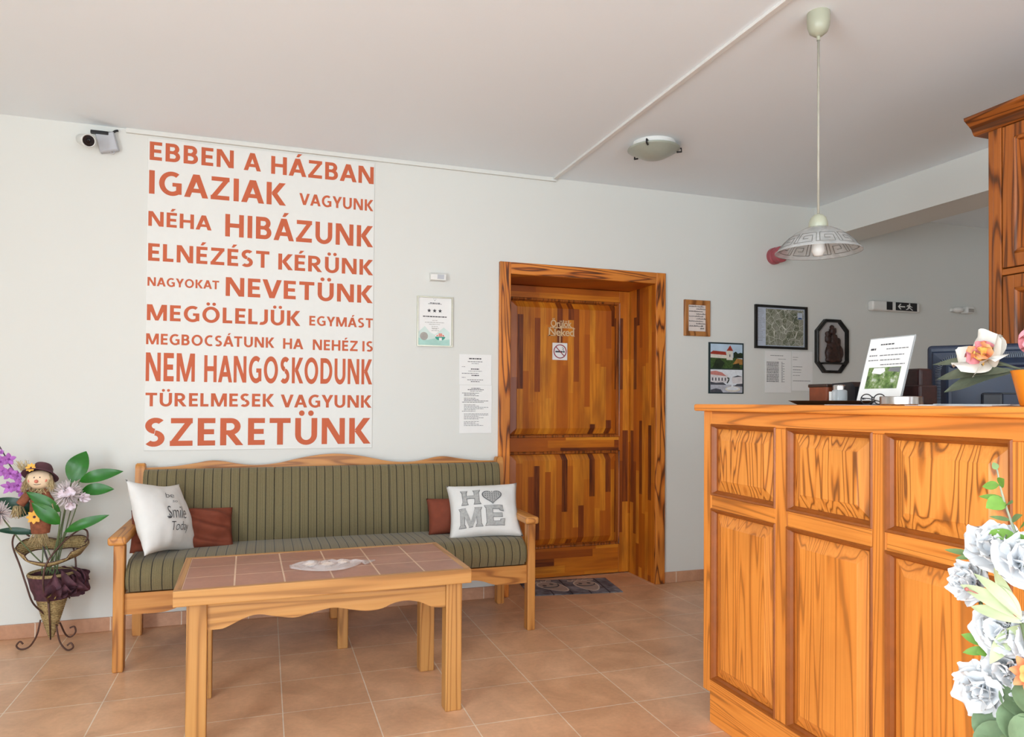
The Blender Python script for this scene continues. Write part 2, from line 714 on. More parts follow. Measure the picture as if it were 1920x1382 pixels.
# ---------------------------------------------------------------- materials
def wallpaint(name, h):
    t = NT(name)
    c = rgb(h)
    n = t.noise(t.coords(), 260, 2)
    m = t.noise(t.coords(), 1.2, 3)
    t.base(t.ramp(m, [(0.3, tuple(v*0.985 for v in c[:3])+(1,)), (0.7, c)]))
    t.set(Roughness=0.9)
    t.bump(n, 0.06, 0.002)
    return t.m


M_wall = wallpaint('white_wall_paint', 'dadbd6')
M_ceil = wallpaint('ceiling_paint', 'ecf4f9')
M_floor = tiles('terracotta_floor', 0.333, 0.325, 0.0022, 'dcb08b', 'd4a680', 'e8d8c2', (-0.075, 0, 0), 0.35)
M_skirt = tiles('terracotta_skirting', 0.333, 0.4, 0.0025, 'c49678', 'bb8b6c', 'd9c9b6', (-0.075+0.16, 0.1, 0), 0.45, 'XZ', 0.1)
BP = {a: wood('flamed_pine_'+a, 'd98532', 'b05c1a', '35160a', a, freq=9, rings=11, burn=0.45, along=0.1, contrast=0.95) for a in 'XYZ'}
CP = {a: wood('counter_pine_'+a, 'e6923e', 'cc7426', '642a0c', a, freq=9, rings=17, burn=0.22, contrast=0.55, along=0.03) for a in 'XYZ'}
UP = wood('counter_cathedral_pine', 'e69642', 'c67226', '54240c', 'Z', freq=9, rings=15, burn=0.25, contrast=0.8, along=0.1)
DP = {a: wood('dark_pine_'+a, 'a85e22', '83420f', '240e05', a, freq=8, rings=12, burn=0.45, along=0.06) for a in 'XYZ'}
HP = {a: wood('honey_pine_'+a, 'bb884b', 'ab753a', '7a4b1c', a, freq=7, rings=12, burn=0.15, contrast=0.7, along=0.05) for a in 'XYZ'}
OP = {a: wood('amber_pine_'+a, 'c88a46', 'b37334', '7a4218', a, freq=7, rings=12, burn=0.25, contrast=0.8, along=0.06) for a in 'XYZ'}
M_lam = lamella('flamed_strip_wood')
M_lamh = lamella('flamed_strip_wood_level', 0.05, 0.5, True)
M_edge = plain('moulding_shadow_pine', '8e4c16', 0.4, var=0.12, scale=20)  # pine darkened so its colour carries the shadow lines around counter panels
M_fab = fabric('olive_stripe_upholstery')
M_white = plain('white_plastic', 'e2e2de', 0.35, var=0.02)
M_offw = plain('cream_plastic', 'a9ab97', 0.35, var=0.02)
M_black = plain('black_plastic', '15151a', 0.35, var=0.1)
M_blackf = plain('black_frame_lacquer', '1b1a18', 0.35, var=0.1)
M_grey = plain('grey_plastic', 'b9bcc2', 0.45, var=0.02)
M_paper = plain('white_paper', 'e9e9e7', 0.8, var=0.01)
M_ink = plain('grey_print', '77777a', 0.8, var=0.05)
M_inkd = plain('dark_print', '3c3c40', 0.8, var=0.05)
M_orange = plain('orange_lettering', 'c25f3c', 0.75, var=0.03, scale=4)
M_poster = plain('poster_white', 'dfe0dc', 0.6, var=0.01)
M_silver = plain('brushed_silver', 'b9b6a6', 0.3, 0.9, var=0.05)
M_steel = plain('steel', 'c9c9c9', 0.25, 1.0, var=0.05)
M_iron = plain('brown_iron', '5b4038', 0.5, 0.5, var=0.2)
M_cush = plain('white_cushion_cotton', 'd8d7d4', 0.95, var=0.02)
M_rust = plain('rust_cushion_cloth', '74351f', 0.85, var=0.08)
M_trim = plain('trunking_white', 'dddcd8', 0.4, var=.01)
M_tile = tiles('table_tiles', 0.168, 0.1693, 0.003, 'a9755f', '9c6a54', 'd8b79a', (0.497, 0.254, 0), 0.35)

# ---------------------------------------------------------------- the room
b = NB(); box(b, -3.1, 7.1, -6.6, 0.5, -0.1, 0)
struct('floor', b, M_floor, label='terracotta tiled floor')
b = NB(); box(b, -3.1, 7.1, -6.6, 0.5, 2.6, 2.7)
struct('ceiling', b, M_ceil, label='plain pinkish white ceiling')
b = NB()
for x0, x1, z0, z1 in ((-3.1, 1.375, 0, 2.6), (2.47, 7.1, 0, 2.6), (1.375, 2.47, 2.015, 2.6)):
    box(b, x0, x1, 0, 0.46, z0, z1)
bmesh.ops.remove_doubles(b, verts=b.verts[:], dist=1e-5)
struct('wall_back', b, M_wall, label='white back wall with the door')
b = NB(); box(b, 1.3, 2.6, 0.46, 0.5, 0, 2.6)
struct('wall_passage', b, M_wall)
b = NB(); box(b, -3.1, -3.0, -6.6, 0, 0, 2.6)
struct('wall_left', b, M_wall)
b = NB(); box(b, 7.0, 7.1, -6.6, 0, 0, 2.6)
struct('wall_right', b, M_wall)
b = NB(); box(b, -3.0, 7.0, -6.6, -6.5, 0, 2.6)
struct('wall_rear', b, M_wall)
b = NB(); box(b, 3.73, 4.03, -6.5, 0, 2.366, 2.6)
struct('beam', b, M_wall, label='white ceiling beam meeting the back wall')
b = NB(); box(b, 3.73, 4.03, -6.5, -4.4, 0, 2.366)
struct('wall_light_blocker', b, M_wall)  # unseen wall, added to keep rear window light off the far right
b = NB(); box(b, -3.0, 1.343, -0.011, 0, 0, 0.072, 0.003)
struct('baseboard_left', b, M_skirt)
b = NB(); box(b, 2.498, 7.0, -0.011, 0, 0, 0.072, 0.003)
struct('baseboard_right', b, M_skirt)
b = NB(); box(b, -0.70, 1.715, -0.018, 0, 2.576, 2.6, 0.002)
struct('trim_1', b, M_wall, label='white cable trunking along the top of the back wall')
b = NB(); box(b, 1.69, 1.715, -6.5, -0.022, 2.587, 2.6, 0.002)
struct('trim_2', b, M_trim, label='white cable trunking crossing the ceiling')


def window(name, x, y0, y1, z0, z1, face):
    """plain white window: frame, mullions and a pane lit by the sky"""
    root = bpy.data.objects.new(name, None); COL.objects.link(root); root['kind'] = 'structure'
    b = NB()
    bb = (lambda a0, a1, d0, d1, c0, c1: box(b, d0, d1, a0, a1, c0, c1, 0.004)) if face == 'X' else \
         (lambda a0, a1, d0, d1, c0, c1: box(b, a0, a1, d0, d1, c0, c1, 0.004))
    e = 0.06
    mid = (y0+y1)/2
    for a0, a1, c0, c1 in ((y0, y0+e, z0, z1), (y1-e, y1, z0, z1), (mid-e/2, mid+e/2, z0, z1), (y0, y1, z0, z0+e), (y0, y1, z1-e, z1)):
        bb(a0, a1, x, x+0.05, c0, c1)
    mesh_obj('window_frame', b, M_white, root)
    t = NT('sky_lit_pane_'+name)
    t.set(Roughness=0.1)
    t.base(rgb('dfe8f0'))
    t.b.inputs['Emission Color'].default_value = (0.9, 0.95, 1, 1)
    t.b.inputs['Emission Strength'].default_value = 1.0
    b = NB()
    if face == 'X':
        box(b, x+0.015, x+0.022, y0+e, y1-e, z0+e, z1-e)
    else:
        box(b, y0+e, y1-e, x+0.015, x+0.022, z0+e, z1-e)
    mesh_obj('pane', b, t.m, root)


window('window_1', -3.0, -6.4, -3.4, 0.38, 2.25, 'X')
window('window_2', -6.5, -1.2, 2.4, 0.2, 2.4, 'Y')

# ---------------------------------------------------------------- the door in its deep niche
door = bpy.data.objects.new('door_1', None); COL.objects.link(door)
door['kind'] = 'structure'; door['label'] = 'flamed pine door in a deep wooden niche'
b = NB()
for x0, x1 in ((1.343, 1.415), (2.427, 2.498)):
    box(b, x0, x1, -0.022, 0, 0, 2.048 if x0 > 2 else 2.048, 0.004)
mesh_obj('casing_side', b, BP['Z'], door)
b = NB(); box(b, 1.415, 2.427, -0.021, 0, 1.975, 2.048, 0.004)
mesh_obj('casing_head', b, BP['X'], door)
b = NB()
box(b, 1.375, 1.415, -0.005, 0.46, 0, 2.015)
mesh_obj('jamb_lining', b, M_lam, door)
b = NB(); box(b, 2.43, 2.47, -0.005, 0.46, 0, 2.015)
mesh_obj('jamb_lining', b, M_lam, door)
b = NB(); box(b, 1.415, 2.43, -0.005, 0.46, 1.975, 2.015)
mesh_obj('head_lining', b, M_lamh, door)
leafY = 0.345
b = NB()
box(b, 1.417, 1.53, leafY, leafY+0.04, 0.006, 1.972, 0.002)
box(b, 2.345, 2.428, leafY, leafY+0.04, 0.006, 1.972, 0.002)
lf = mesh_obj('door_leaf', b, M_lam, door)
for z0, z1 in ((1.885, 1.972), (0.85, 0.958), (0.006, 0.21)):
    b = NB(); box(b, 1.53, 2.345, leafY, leafY+0.04, z0, z1, 0.002)
    mesh_obj('door_rail', b, M_lamh, lf)
for z0, z1 in ((0.958, 1.885), (0.21, 0.85)):
    b = NB()
    rect_rings(b, 1.53, 2.345, z0, z1, [(0, -0.02), (0.014, -0.02), (0.055, -0.006), (0.06, -0.006)], facing_y(leafY))
    mesh_obj('door_panel', b, M_lam, lf)
    b = NB()
    rect_rings(b, 1.522, 2.353, z0-0.008, z1+0.008, [(0, 0), (0.004, 0.007), (0.012, 0.004), (0.016, 0.006), (0.022, -0.012), (0.024, -0.02)], facing_y(leafY), fill=False)
    mesh_obj('panel_moulding', b, DP['Z'], lf)

# wooden word sign and the no-smoking sign on the door
sy = leafY+0.006-0.001
rt = thing('word_sign', (1.90, sy, 1.70), 'pale cut-out wooden word sign hanging on the door above the no smoking sign', 'sign')
M_lath = plain('pale_plywood', 'd9b98e', 0.6, var=0.06)
b = NB()
text(b, 'Örülök', 1.777, 1.945, 1.757, 1.812, onwall(sy-0.006), 0.014, 0.95)
text(b, 'Neked', 1.762, 1.965, 1.688, 1.748, onwall(sy-0.006), 0.014, 0.92)
ex = bmesh.ops.extrude_face_region(b, geom=b.faces[:])
for v in ex['geom']:
    if isinstance(v, bmesh.types.BMVert):
        v.co.y += 0.004
for x0, x1, z in ((1.762, 1.795, 1.686), (1.80, 1.83, 1.744), (1.77, 1.965, 1.750)):
    box(b, x0, x1, sy-0.006, sy-0.002, z, z+0.006)
# slab serifs of the lettering
for x, z in ((1.762, 1.745), (1.80, 1.745), (1.762, 1.686), (1.80, 1.686), (1.85, 1.745), (1.958, 1.745), (1.862, 1.686), (1.955, 1.686)):
    box(b, x-0.006, x+0.014, sy-0.006, sy-0.002, z, z+0.005)
for v in b.verts:
    v.co.x = (v.co.x-1.762)*0.921+1.813
    v.co.z = (v.co.z-1.688)*0.867+1.643
mesh_obj('lettering', b, M_lath, rt)
b = NB(); box(b, 1.892, 1.899, sy-0.006, sy-0.002, 1.597, 1.642, 0.001)
mesh_obj('hanging_strip', b, M_lath, rt)
rt = thing('no_smoking_sign', (1.896, sy, 1.536), 'square white no smoking sign on the door', 'sign')
b = NB(); box(b, 1.841, 1.951, sy-0.004, sy, 1.478, 1.595, 0.002)
mesh_obj('sign_plate', b, M_paper, rt)
M_red = plain('sign_red', 'a5424f', 0.6)
b = NB()
cx, cz = 1.896, 1.5365
yy = sy-0.0055
tube(b, [(cx+0.045*math.cos(a), yy, cz+0.045*math.sin(a)) for a in [2*PI*i/40 for i in range(40)]], 0.0034, 6, 0, True)
tube(b, [(cx-0.031, yy, cz+0.031), (cx+0.031, yy, cz-0.031)], 0.003, 6, 0)
box(b, cx-0.034, cx+0.018, yy-0.0005, yy+0.0012, cz-0.007, cz+0.003, mi=1)
box(b, cx+0.022, cx+0.034, yy-0.0005, yy+0.0012, cz-0.007, cz+0.003, mi=1)
tube(b, spline([(cx+0.028, yy, cz+0.007), (cx+0.02, yy, cz+0.014), (cx+0.026, yy, cz+0.021), (cx+0.016, yy, cz+0.03)]), 0.0016, 5, 1)
mesh_obj('symbol', b, [M_red, M_inkd], rt)

# ---------------------------------------------------------------- poster with the house rules
rt = thing('wall_poster', (-0.008, 0, 1.75), 'large white poster of orange Hungarian words on the wall above the sofa', 'poster')
b = NB(); box(b, -0.598, 0.583, -0.005, 0, 0.921, 2.565, 0.0015)
mesh_obj('backing', b, M_poster, rt)
b = NB()
for s, x0, x1, z0, z1 in (
        ('EBBEN', -0.589, -0.177, 2.449, 2.546), ('A', -0.126, -0.037, 2.447, 2.544), ('HÁZBAN', 0.016, 0.578, 2.442, 2.541),
        ('IGAZIAK', -0.590, 0.095, 2.271, 2.395), ('VAGYUNK', 0.167, 0.577, 2.285, 2.350),
        ('NÉHA', -0.591, -0.284, 2.101, 2.179), ('HIBÁZUNK', -0.216, 0.577, 2.076, 2.198),
        ('ELNÉZÉST', -0.590, 0.012, 1.918, 2.010), ('KÉRÜNK', 0.059, 0.579, 1.914, 2.003),
        ('NAGYOKAT', -0.591, -0.243, 1.786, 1.832), ('NEVETÜNK', -0.210, 0.578, 1.753, 1.855),
        ('MEGÖLELJÜK', -0.592, 0.179, 1.605, 1.689), ('EGYMÁST', 0.228, 0.581, 1.611, 1.665),
        ('MEGBOCSÁTUNK', -0.594, 0.043, 1.479, 1.536), ('HA', 0.089, 0.197, 1.476, 1.534), ('NEHÉZ IS', 0.248, 0.582, 1.474, 1.533),
        ('NEM', -0.594, -0.358, 1.286, 1.436), ('HANGOSKODUNK', -0.312, 0.579, 1.285, 1.429),
        ('TÜRELMESEK', -0.593, 0.045, 1.154, 1.225), ('VAGYUNK', 0.080, 0.577, 1.151, 1.222),
        ('SZERETÜNK', -0.595, 0.572, 0.945, 1.092)):
    block_text(b, s, x0, x1, z0, z1, -0.0056)
mesh_obj('lettering', b, M_orange, rt)

# ---------------------------------------------------------------- framed certificate, pinned sheets, sensors
rng = random.Random(3)
rt = thing('certificate_frame', (0.945, 0, 1.66), 'three star certificate in a thin silver frame on the wall', 'picture frame')
b = NB()
rect_rings(b, 0.838, 1.053, 1.515, 1.811, [(0, 0), (0, 0.014), (0.007, 0.014), (0.008, 0.006)], facing_y(0), fill=False)
mesh_obj('frame', b, M_silver, rt)
M_teal = plain('certificate_teal', 'a9d0c6', 0.7, var=0.08, scale=20)
M_teal2 = plain('certificate_pale_teal', 'cfe0da', 0.7, var=0.05, scale=20)
M_flagr = plain('flag_red', 'd98e80', 0.7)
M_flagg = plain('flag_green', '3f9a86', 0.7)
M_seal = plain('seal_grey', 'a39f98', 0.5)
b = NB()
y = -0.0062
poly(b, [(0.845, -0.006, 1.522), (1.046, -0.006, 1.522), (1.046, -0.006, 1.804), (0.845, -0.006, 1.804)], 0)
poly(b, [(0.847, y, 1.523), (1.036, y, 1.523), (1.036, y, 1.60), (1.0, y, 1.63), (0.975, y, 1.61), (0.945, y, 1.585), (0.915, y, 1.60), (0.885, y, 1.635), (0.847, y, 1.60)], 2)
poly(b, [(0.847, y-.0002, 1.523), (1.036, y-.0002, 1.523), (1.036, y-.0002, 1.56), (0.99, y-.0002, 1.555), (0.95, y-.0002, 1.565), (0.90, y-.0002, 1.553), (0.847, y-.0002, 1.565)], 1)
for k in range(3):
    cx, cz = 0.91+0.033*k, 1.727
    poly(b, [(cx+(0.013 if i % 2 == 0 else 0.0055)*math.sin(i*PI/5), y-.0003, cz+(0.013 if i % 2 == 0 else 0.0055)*math.cos(i*PI/5)) for i in range(10)], 3)
poly(b, [(0.88+0.024*math.cos(i*PI/12), y-.0004, 1.575+0.024*math.sin(i*PI/12)) for i in range(24)], 6)
poly(b, [(0.978+0.031*math.cos(PI+i*PI/12), y-.0004, 1.574+0.022*math.sin(PI+i*PI/12)) for i in range(13)], 5)
poly(b, [(0.978+0.031*math.cos(i*PI/12), y-.0004, 1.574+0.019*math.sin(i*PI/12)) for i in range(13)], 0)
poly(b, [(0.968, y-.0006, 1.575), (0.99, y-.0006, 1.575), (0.99, y-.0006, 1.594), (0.968, y-.0006, 1.594)], 4)
poly(b, [(0.971, y-.0006, 1.552), (0.988, y-.0006, 1.552), (0.988, y-.0006, 1.568), (0.971, y-.0006, 1.568)], 0)
poly(b, [(0.953, y-.0006, 1.576), (0.966, y-.0006, 1.576), (0.964, y-.0006, 1.587), (0.957, y-.0006, 1.584)], 4)
poly(b, [(0.992, y-.0006, 1.576), (1.004, y-.0006, 1.576), (1.0, y-.0006, 1.585), (0.992, y-.0006, 1.588)], 4)
for x0, x1, z, h in ((0.937, 0.939, 1.795, .004), (0.949, 0.951, 1.795, .004), (0.942, 0.946, 1.786, .004), (0.915, 0.975, 1.771, .004), (0.905, 0.985, 1.766, .003)):
    words(b, x0, x1, z, y-.0003, h, rng, 3)
words(b, 0.873, 1.016, 1.689, y-.0003, 0.006, rng, 3)
for x0, x1, z in ((0.93, 0.96, 1.668), (0.885, 1.003, 1.656), (0.91, 0.978, 1.645), (0.925, 0.965, 1.632), (0.925, 0.97, 1.622), (0.93, 0.96, 1.618), (0.925, 0.97, 1.608)):
    words(b, x0, x1, z, y-.0003, 0.0028, rng, 6)
mesh_obj('certificate_print', b, [M_paper, M_teal, M_teal2, M_inkd, M_flagr, M_flagg, M_seal], rt)


def sheet(x0, x1, z0, z1, rows, label, rz=0.0, curl=0.0):
    rt = thing('paper_sheet', ((x0+x1)/2, 0, (z0+z1)/2), label, 'paper')
    b = NB(); box(b, x0, x1, -0.003, -0.0015, z0, z1)
    pg = mesh_obj('page', b, M_paper, rt)
    b = NB()
    for a0, a1, z, h, d in rows:
        words(b, x0+a0*(x1-x0), x0+a1*(x1-x0), z0+z*(z1-z0), -0.0033, h, rng, d)
    mesh_obj('print', b, [M_ink, M_inkd], rt)


sheet(1.097, 1.299, 1.292, 1.475, [(.3, .68, .84, .007, 1), (.26, .72, .75, .004, 0), (.38, .6, .69, .003, 0), (.08, .18, .58, .003, 0), (.36, .62, .5, .006, 1), (.28, .7, .44, .003, 0), (.08, .6, .36, .004, 0), (.38, .62, .29, .006, 1), (.08, .2, .23, .003, 0), (.25, .74, .15, .004, 0), (.36, .64, .09, .005, 0)],
      'upper white printed sheet taped to the wall left of the door')
rows = [(.36, .64, .93, .004, 1), (.25, .76, .90, .004, 1), (.33, .7, .87, .003, 0)]
zz = 0.83
for i in range(26):
    if i not in (3, 8, 15, 21):
        rows.append((.14 if i % 7 else .08, rng.choice((.9, .9, .6, .75, .5)), zz, .003, 1 if i < 9 else 0))
    zz -= 0.027
sheet(1.10, 1.302, 1.000, 1.289, rows, 'lower white sheet of dense rules taped to the wall left of the door')
rows = [(.2, .7, .88, .004, 0), (.5, .8, .8, .003, 0)]
for i in range(16):
    rows += [(.06, .52, .72-i*.031, .0045, 1 if i not in (4, 9) else 0), (.62, .68+.06*(i % 2), .72-i*.031, .004, 0)]
sheet(3.302, 3.524, 1.268, 1.562, rows, 'white printed list on the wall under the framed aerial map')
sheet(3.530, 3.712, 1.284, 1.564, [(.05, .3, .84, .003, 0), (.05, .25, .78, .003, 0), (.05, .5, .6, .004, 0), (.05, .45, .52, .004, 0), (.05, .45, .46, .003, 0), (.05, .4, .38, .003, 0), (.05, .9, .24, .004, 0)],
      'faint white sheet on the wall beside the octagonal frame')

rt = thing('wall_sensor', (0.957, 0, 1.926), 'small white wall sensor above the silver framed certificate', 'sensor')
b = NB(); prism(b, [(0, 1.902), (0, 1.95), (-0.026, 1.95), (-0.044, 1.938), (-0.040, 1.906)], 'X', 0.911, 1.002)
mesh_obj('housing', b, M_white, rt)
b = NB(); prism(b, [(-0.0442, 1.912), (-0.0455, 1.937), (-0.036, 1.937), (-0.036, 1.912)], 'X', 0.95, 0.99)
mesh_obj('sensor_window', b, M_grey, rt)
rt = thing('wall_sensor', (5.1, 0, 1.925), 'white twin motion sensor on the wall right of the exit sign', 'sensor')
b = NB(); box(b, 5.03, 5.16, -0.025, 0, 1.915, 1.94, 0.004)
mesh_obj('bracket', b, M_white, rt)
b = NB(); ball(b, (5.06, -0.05, 1.925), 0.045, 3, (1.0, 0.8, 0.5))
mesh_obj('sensor_head', b, M_white, rt)
b = NB(); box(b, 5.115, 5.19, -0.085, -0.02, 1.9, 1.95, 0.008)
h = mesh_obj('lamp_head', b, M_white, rt)
b = NB(); box(b, 5.125, 5.18, -0.088, -0.08, 1.908, 1.935, 0.002)
mesh_obj('lens', b, M_seal, h)

# ---------------------------------------------------------------- security camera and its junction box
rt = thing('security_camera', (-0.88, -0.02, 2.53), 'white bullet security camera high on the wall at left', 'camera')
Mc = axes((-0.868, -0.10, 2.486), (0.42, -0.85, -0.30), (0, 0, 1))
Mc = Mc @ Matrix.Rotation(PI/2, 4, 'Y') @ Matrix.Diagonal((0.78, 0.78, 0.85, 1))
b = NB(); lathe(b, [(0, -0.075), (0.03, -0.075), (0.034, -0.07), (0.034, 0.05), (0.040, 0.052), (0.042, 0.075), (0.038, 0.082), (0.034, 0.078)], (0, 0, 0), 28, M=Mc)
bd = mesh_obj('camera_body', b, M_white, rt, True, 40)
M_lens = plain('black_glass', '0b0c14', 0.08)
b = NB(); lathe(b, [(0.035, 0.077), (0.034, 0.0785), (0.014, 0.0785), (0.012, 0.083), (0, 0.084)], (0, 0, 0), 28, M=Mc)
mesh_obj('lens', b, M_lens, bd, True, 40)
b = NB(); lathe(b, [(0, 0), (0.03, 0), (0.03, -0.012), (0.012, -0.016), (0.011, -0.04), (0, -0.04)], (0, 0, 0), 20, M=Matrix.Translation((-0.895, 0, 2.52)) @ Matrix.Rotation(-PI/2, 4, 'X') @ Matrix.Diagonal((1, 1, -1, 1)))
mesh_obj('wall_mount', b, M_white, rt, True, 40)
rt = thing('junction_box', (-0.785, 0, 2.5), 'tilted grey junction box hanging beside the security camera', 'junction box')
Mj = Matrix.Translation((-0.783, -0.02, 2.508)) @ Matrix.Rotation(R(-15), 4, 'Y')
b = NB(); box(b, -0.044, 0.044, -0.018, 0.015, -0.048, 0.048, 0.005, M=Mj)
mesh_obj('box_body', b, M_grey, rt)
b = NB(); box(b, -0.041, 0.041, -0.024, -0.018, -0.045, 0.045, 0.003, M=Mj)
mesh_obj('lid', b, M_grey, rt)
b = NB(); tube(b, [tuple(Mj @ Vector((0.012+0.008*math.cos(a), -0.01, -0.053+0.008*math.sin(a)))) for a in [2*PI*i/12 for i in range(12)]], 0.0025, 5, 0, True)
mesh_obj('lug', b, M_grey, rt)
b = NB(); box(b, -0.856, -0.775, -0.05, -0.032, 2.541, 2.559, 0.003)
tube(b, spline([(-0.78, -0.035, 2.556), (-0.76, -0.03, 2.56), (-0.748, -0.02, 2.574), (-0.738, -0.012, 2.58)]), 0.006, 8)
mesh_obj('cable_clip', b, M_black, rt)

# ---------------------------------------------------------------- pictures right of the door
rt = thing('verse_plaque', (2.745, 0, 1.76), 'brown wood framed handwritten verse just right of the door', 'picture frame')
b = NB()
fr = [(0, 0), (0, 0.016), (0.006, 0.018), (0.03, 0.014), (0.034, 0.008)]
rect_rings(b, 2.646, 2.845, 1.642, 1.884, fr, facing_y(0), fill=False)
mesh_obj('frame', b, wood('plaque_wood', 'b57a42', '9a5f2c', '5a3012', 'Z', burn=0.3), rt)
b = NB()
poly(b, [(2.676, -0.009, 1.672), (2.815, -0.009, 1.672), (2.815, -0.009, 1.854), (2.676, -0.009, 1.854)], 0)
for i in range(10):
    z = 1.838-i*0.0165
    x = 2.684 if i % 2 == 0 else 2.684+0.055
    e = 2.79 if i % 2 == 0 else 2.808
    if i == 9:
        x, e = 2.77, 2.80
    while x < e:
        wdt = rng.uniform(0.004, 0.009)
        hh = rng.uniform(0.004, 0.011)
        tube(b, [(x, -0.0095, z), (x+wdt*0.4, -0.0095, z+hh), (x+wdt*0.7, -0.0095, z), (x+wdt, -0.0095, z+hh*0.6)], 0.0012, 4, 1)
        x += wdt+0.002
mesh_obj('written_sheet', b, [plain('verse_paper', 'd9cdc6', 0.8, var=0.06, scale=20), M_inkd], rt)

# photo print of a castle over a fountain square
rt = thing('photo_print', (2.98, 0, 1.43), 'unframed two photo print of a castle above a fountain square', 'picture')
PM = [plain('pr_'+n, h, 0.5, var=v, scale=s) for n, h, v, s in (
    ('border', '1d2f33', .1, 30), ('sky', 'b7cde0', .12, 14), ('roof', '9c3324', .15, 60), ('stone', 'd9d4c8', .1, 60), ('green', '3c5428', .5, 70),
    ('dark', '1f2c18', .4, 60), ('paving', 'b5b8c2', .15, 40), ('house', 'd8d4d6', .08, 40), ('pink', 'c78078', .1, 50), ('ochre', 'a8783c', .3, 60), ('water', 'dfe4ea', .08, 60), ('shade', '4b4d56', .2, 50))]
b = NB()
box(b, 2.84, 3.122, -0.006, 0, 1.257, 1.606, 0.001, 0)


def pr(pts, mi, k=1):
    poly(b, [(2.84+u*0.282, -0.006-0.0003*k, 1.257+v*0.349) for u, v in pts], mi)


pr([(.05, .49), (.96, .49), (.96, .97), (.05, .97)], 1)
pr([(.05, .49), (.96, .49), (.96, .68), (.8, .7), (.55, .71), (.3, .72), (.05, .7)], 4, 2)
pr([(.7, .7), (.96, .7), (.96, .8), (.9, .81), (.83, .79), (.77, .83), (.7, .8)], 5, 2)
pr([(.05, .7), (.5, .69), (.5, .77), (.05, .77)], 3, 3)
pr([(.05, .77), (.5, .755), (.48, .82), (.12, .835), (.05, .8)], 2, 4)
pr([(.5, .66), (.68, .66), (.68, .84), (.5, .84)], 3, 5)
pr([(.5, .84), (.69, .84), (.605, .95)], 2, 6)
pr([(.58, .72), (.61, .72), (.61, .77), (.58, .77)], 11, 6)
pr([(.1, .5), (.35, .49), (.45, .6), (.3, .69), (.2, .66)], 5, 4)
pr([(.68, .58), (.96, .57), (.96, .68), (.8, .69)], 9, 5)
pr([(.66, .5), (.9, .5), (.86, .6), (.72, .58)], 5, 6)
pr([(.05, .02), (.96, .02), (.96, .47), (.05, .47)], 10)
pr([(.05, .02), (.96, .02), (.96, .17), (.05, .18)], 6, 2)
pr([(.05, .19), (.55, .22), (.55, .36), (.3, .4), (.05, .4)], 7, 3)
pr([(.05, .37), (.5, .34), (.38, .41), (.2, .445), (.05, .43)], 8, 4)
pr([(.66, .2), (.96, .2), (.96, .34), (.66, .32)], 7, 3)
pr([(.66, .32), (.96, .34), (.82, .36)], 11, 4)
for i in range(5):
    pr([(.09+.09*i, .25), (.125+.09*i, .25), (.125+.09*i, .31), (.09+.09*i, .31)], 11, 5)
pr([(.05, .17), (.5, .17), (.4, .22), (.2, .21), (.05, .23)], 11, 5)
pr([(.72, .15), (.96, .14), (.96, .2), (.8, .19)], 11, 5)
pr([(.68-.22*math.cos(i*PI/8), .09-.055*math.sin(i*PI/8)) for i in range(16)], 3, 6)
pr([(.68-.17*math.cos(i*PI/8), .10-.035*math.sin(i*PI/8)) for i in range(16)], 10, 7)
pr([(.62, .1), (.67, .24), (.7, .1)], 10, 8)
pr([(.05, .02), (.4, .02), (.34, .08), (.2, .1), (.05, .07)], 11, 6)
pr([(.5, .2), (.53, .2), (.58, .26), (.58, .31), (.52, .32), (.52, .30), (.55, .29), (.55, .27)], 5, 8)
mesh_obj('photo_picture', b, PM, rt)
b = bpy.data.objects['photo_picture']

# framed aerial map
rt = thing('map_frame', (3.434, 0, 1.73), 'black framed aerial town map on the wall', 'picture frame')
b = NB()
rect_rings(b, 3.212, 3.656, 1.576, 1.881, [(0, 0), (0, 0.018), (0.016, 0.018), (0.018, 0.006)], facing_y(0), fill=False)
mesh_obj('frame', b, M_blackf, rt)
t = NT('aerial_map')
v = t.coords(rnd=2)
vo = t.n('ShaderNodeTexVoronoi', feature='DISTANCE_TO_EDGE', Scale=95.0)
t.l(v, vo.inputs['Vector'])
vo2 = t.n('ShaderNodeTexVoronoi', feature='DISTANCE_TO_EDGE', Scale=20.0)
t.l(v, vo2.inputs['Vector'])
nz = t.noise(v, 14, 4, 0.6)
c0 = t.ramp(nz, [(0.36, rgb('2f3c1c')), (0.46, rgb('6b6f58')), (0.56, rgb('8d8d80')), (0.66, rgb('4f5a3c'))])
c1 = t.mix(t.ramp(vo.outputs['Distance'], [(0.0, (0.55, 0.55, 0.55, 1)), (0.10, (0, 0, 0, 1))]), c0, rgb('c2c2b6'))
c1 = t.mix(t.ramp(vo2.outputs['Distance'], [(0.0, (1, 1, 1, 1)), (0.03, (0, 0, 0, 1))]), c1, rgb('e2e2d8'))
t.base(c1); t.set(Roughness=0.35)
b = NB()
y = -0.006
poly(b, [(3.229, y, 1.593), (3.639, y, 1.593), (3.639, y, 1.864), (3.229, y, 1.864)], 1)
poly(b, [(3.305, y-.0004, 1.60), (3.628, y-.0004, 1.60), (3.628, y-.0004, 1.856), (3.305, y-.0004, 1.856)], 0)
poly(b, [(3.575, y-.0008, 1.79), (3.62, y-.0008, 1.79), (3.62, y-.0008, 1.838), (3.575, y-.0008, 1.838)], 1)
poly(b, [(3.578, y-.001, 1.792), (3.617, y-.001, 1.792), (3.61, y-.001, 1.803), (3.585, y-.001, 1.803)], 3)
for i in range(22):
    words(b, 3.237, 3.237+rng.uniform(0.03, 0.06), 1.85-i*0.0105, y-.0004, 0.0025, rng, 2)
mesh_obj('map_print', b, [t.m, plain('map_legend', 'b9c2d0', 0.4, var=.05), M_ink, plain('map_logo_blue', '35507e', .5)], rt)

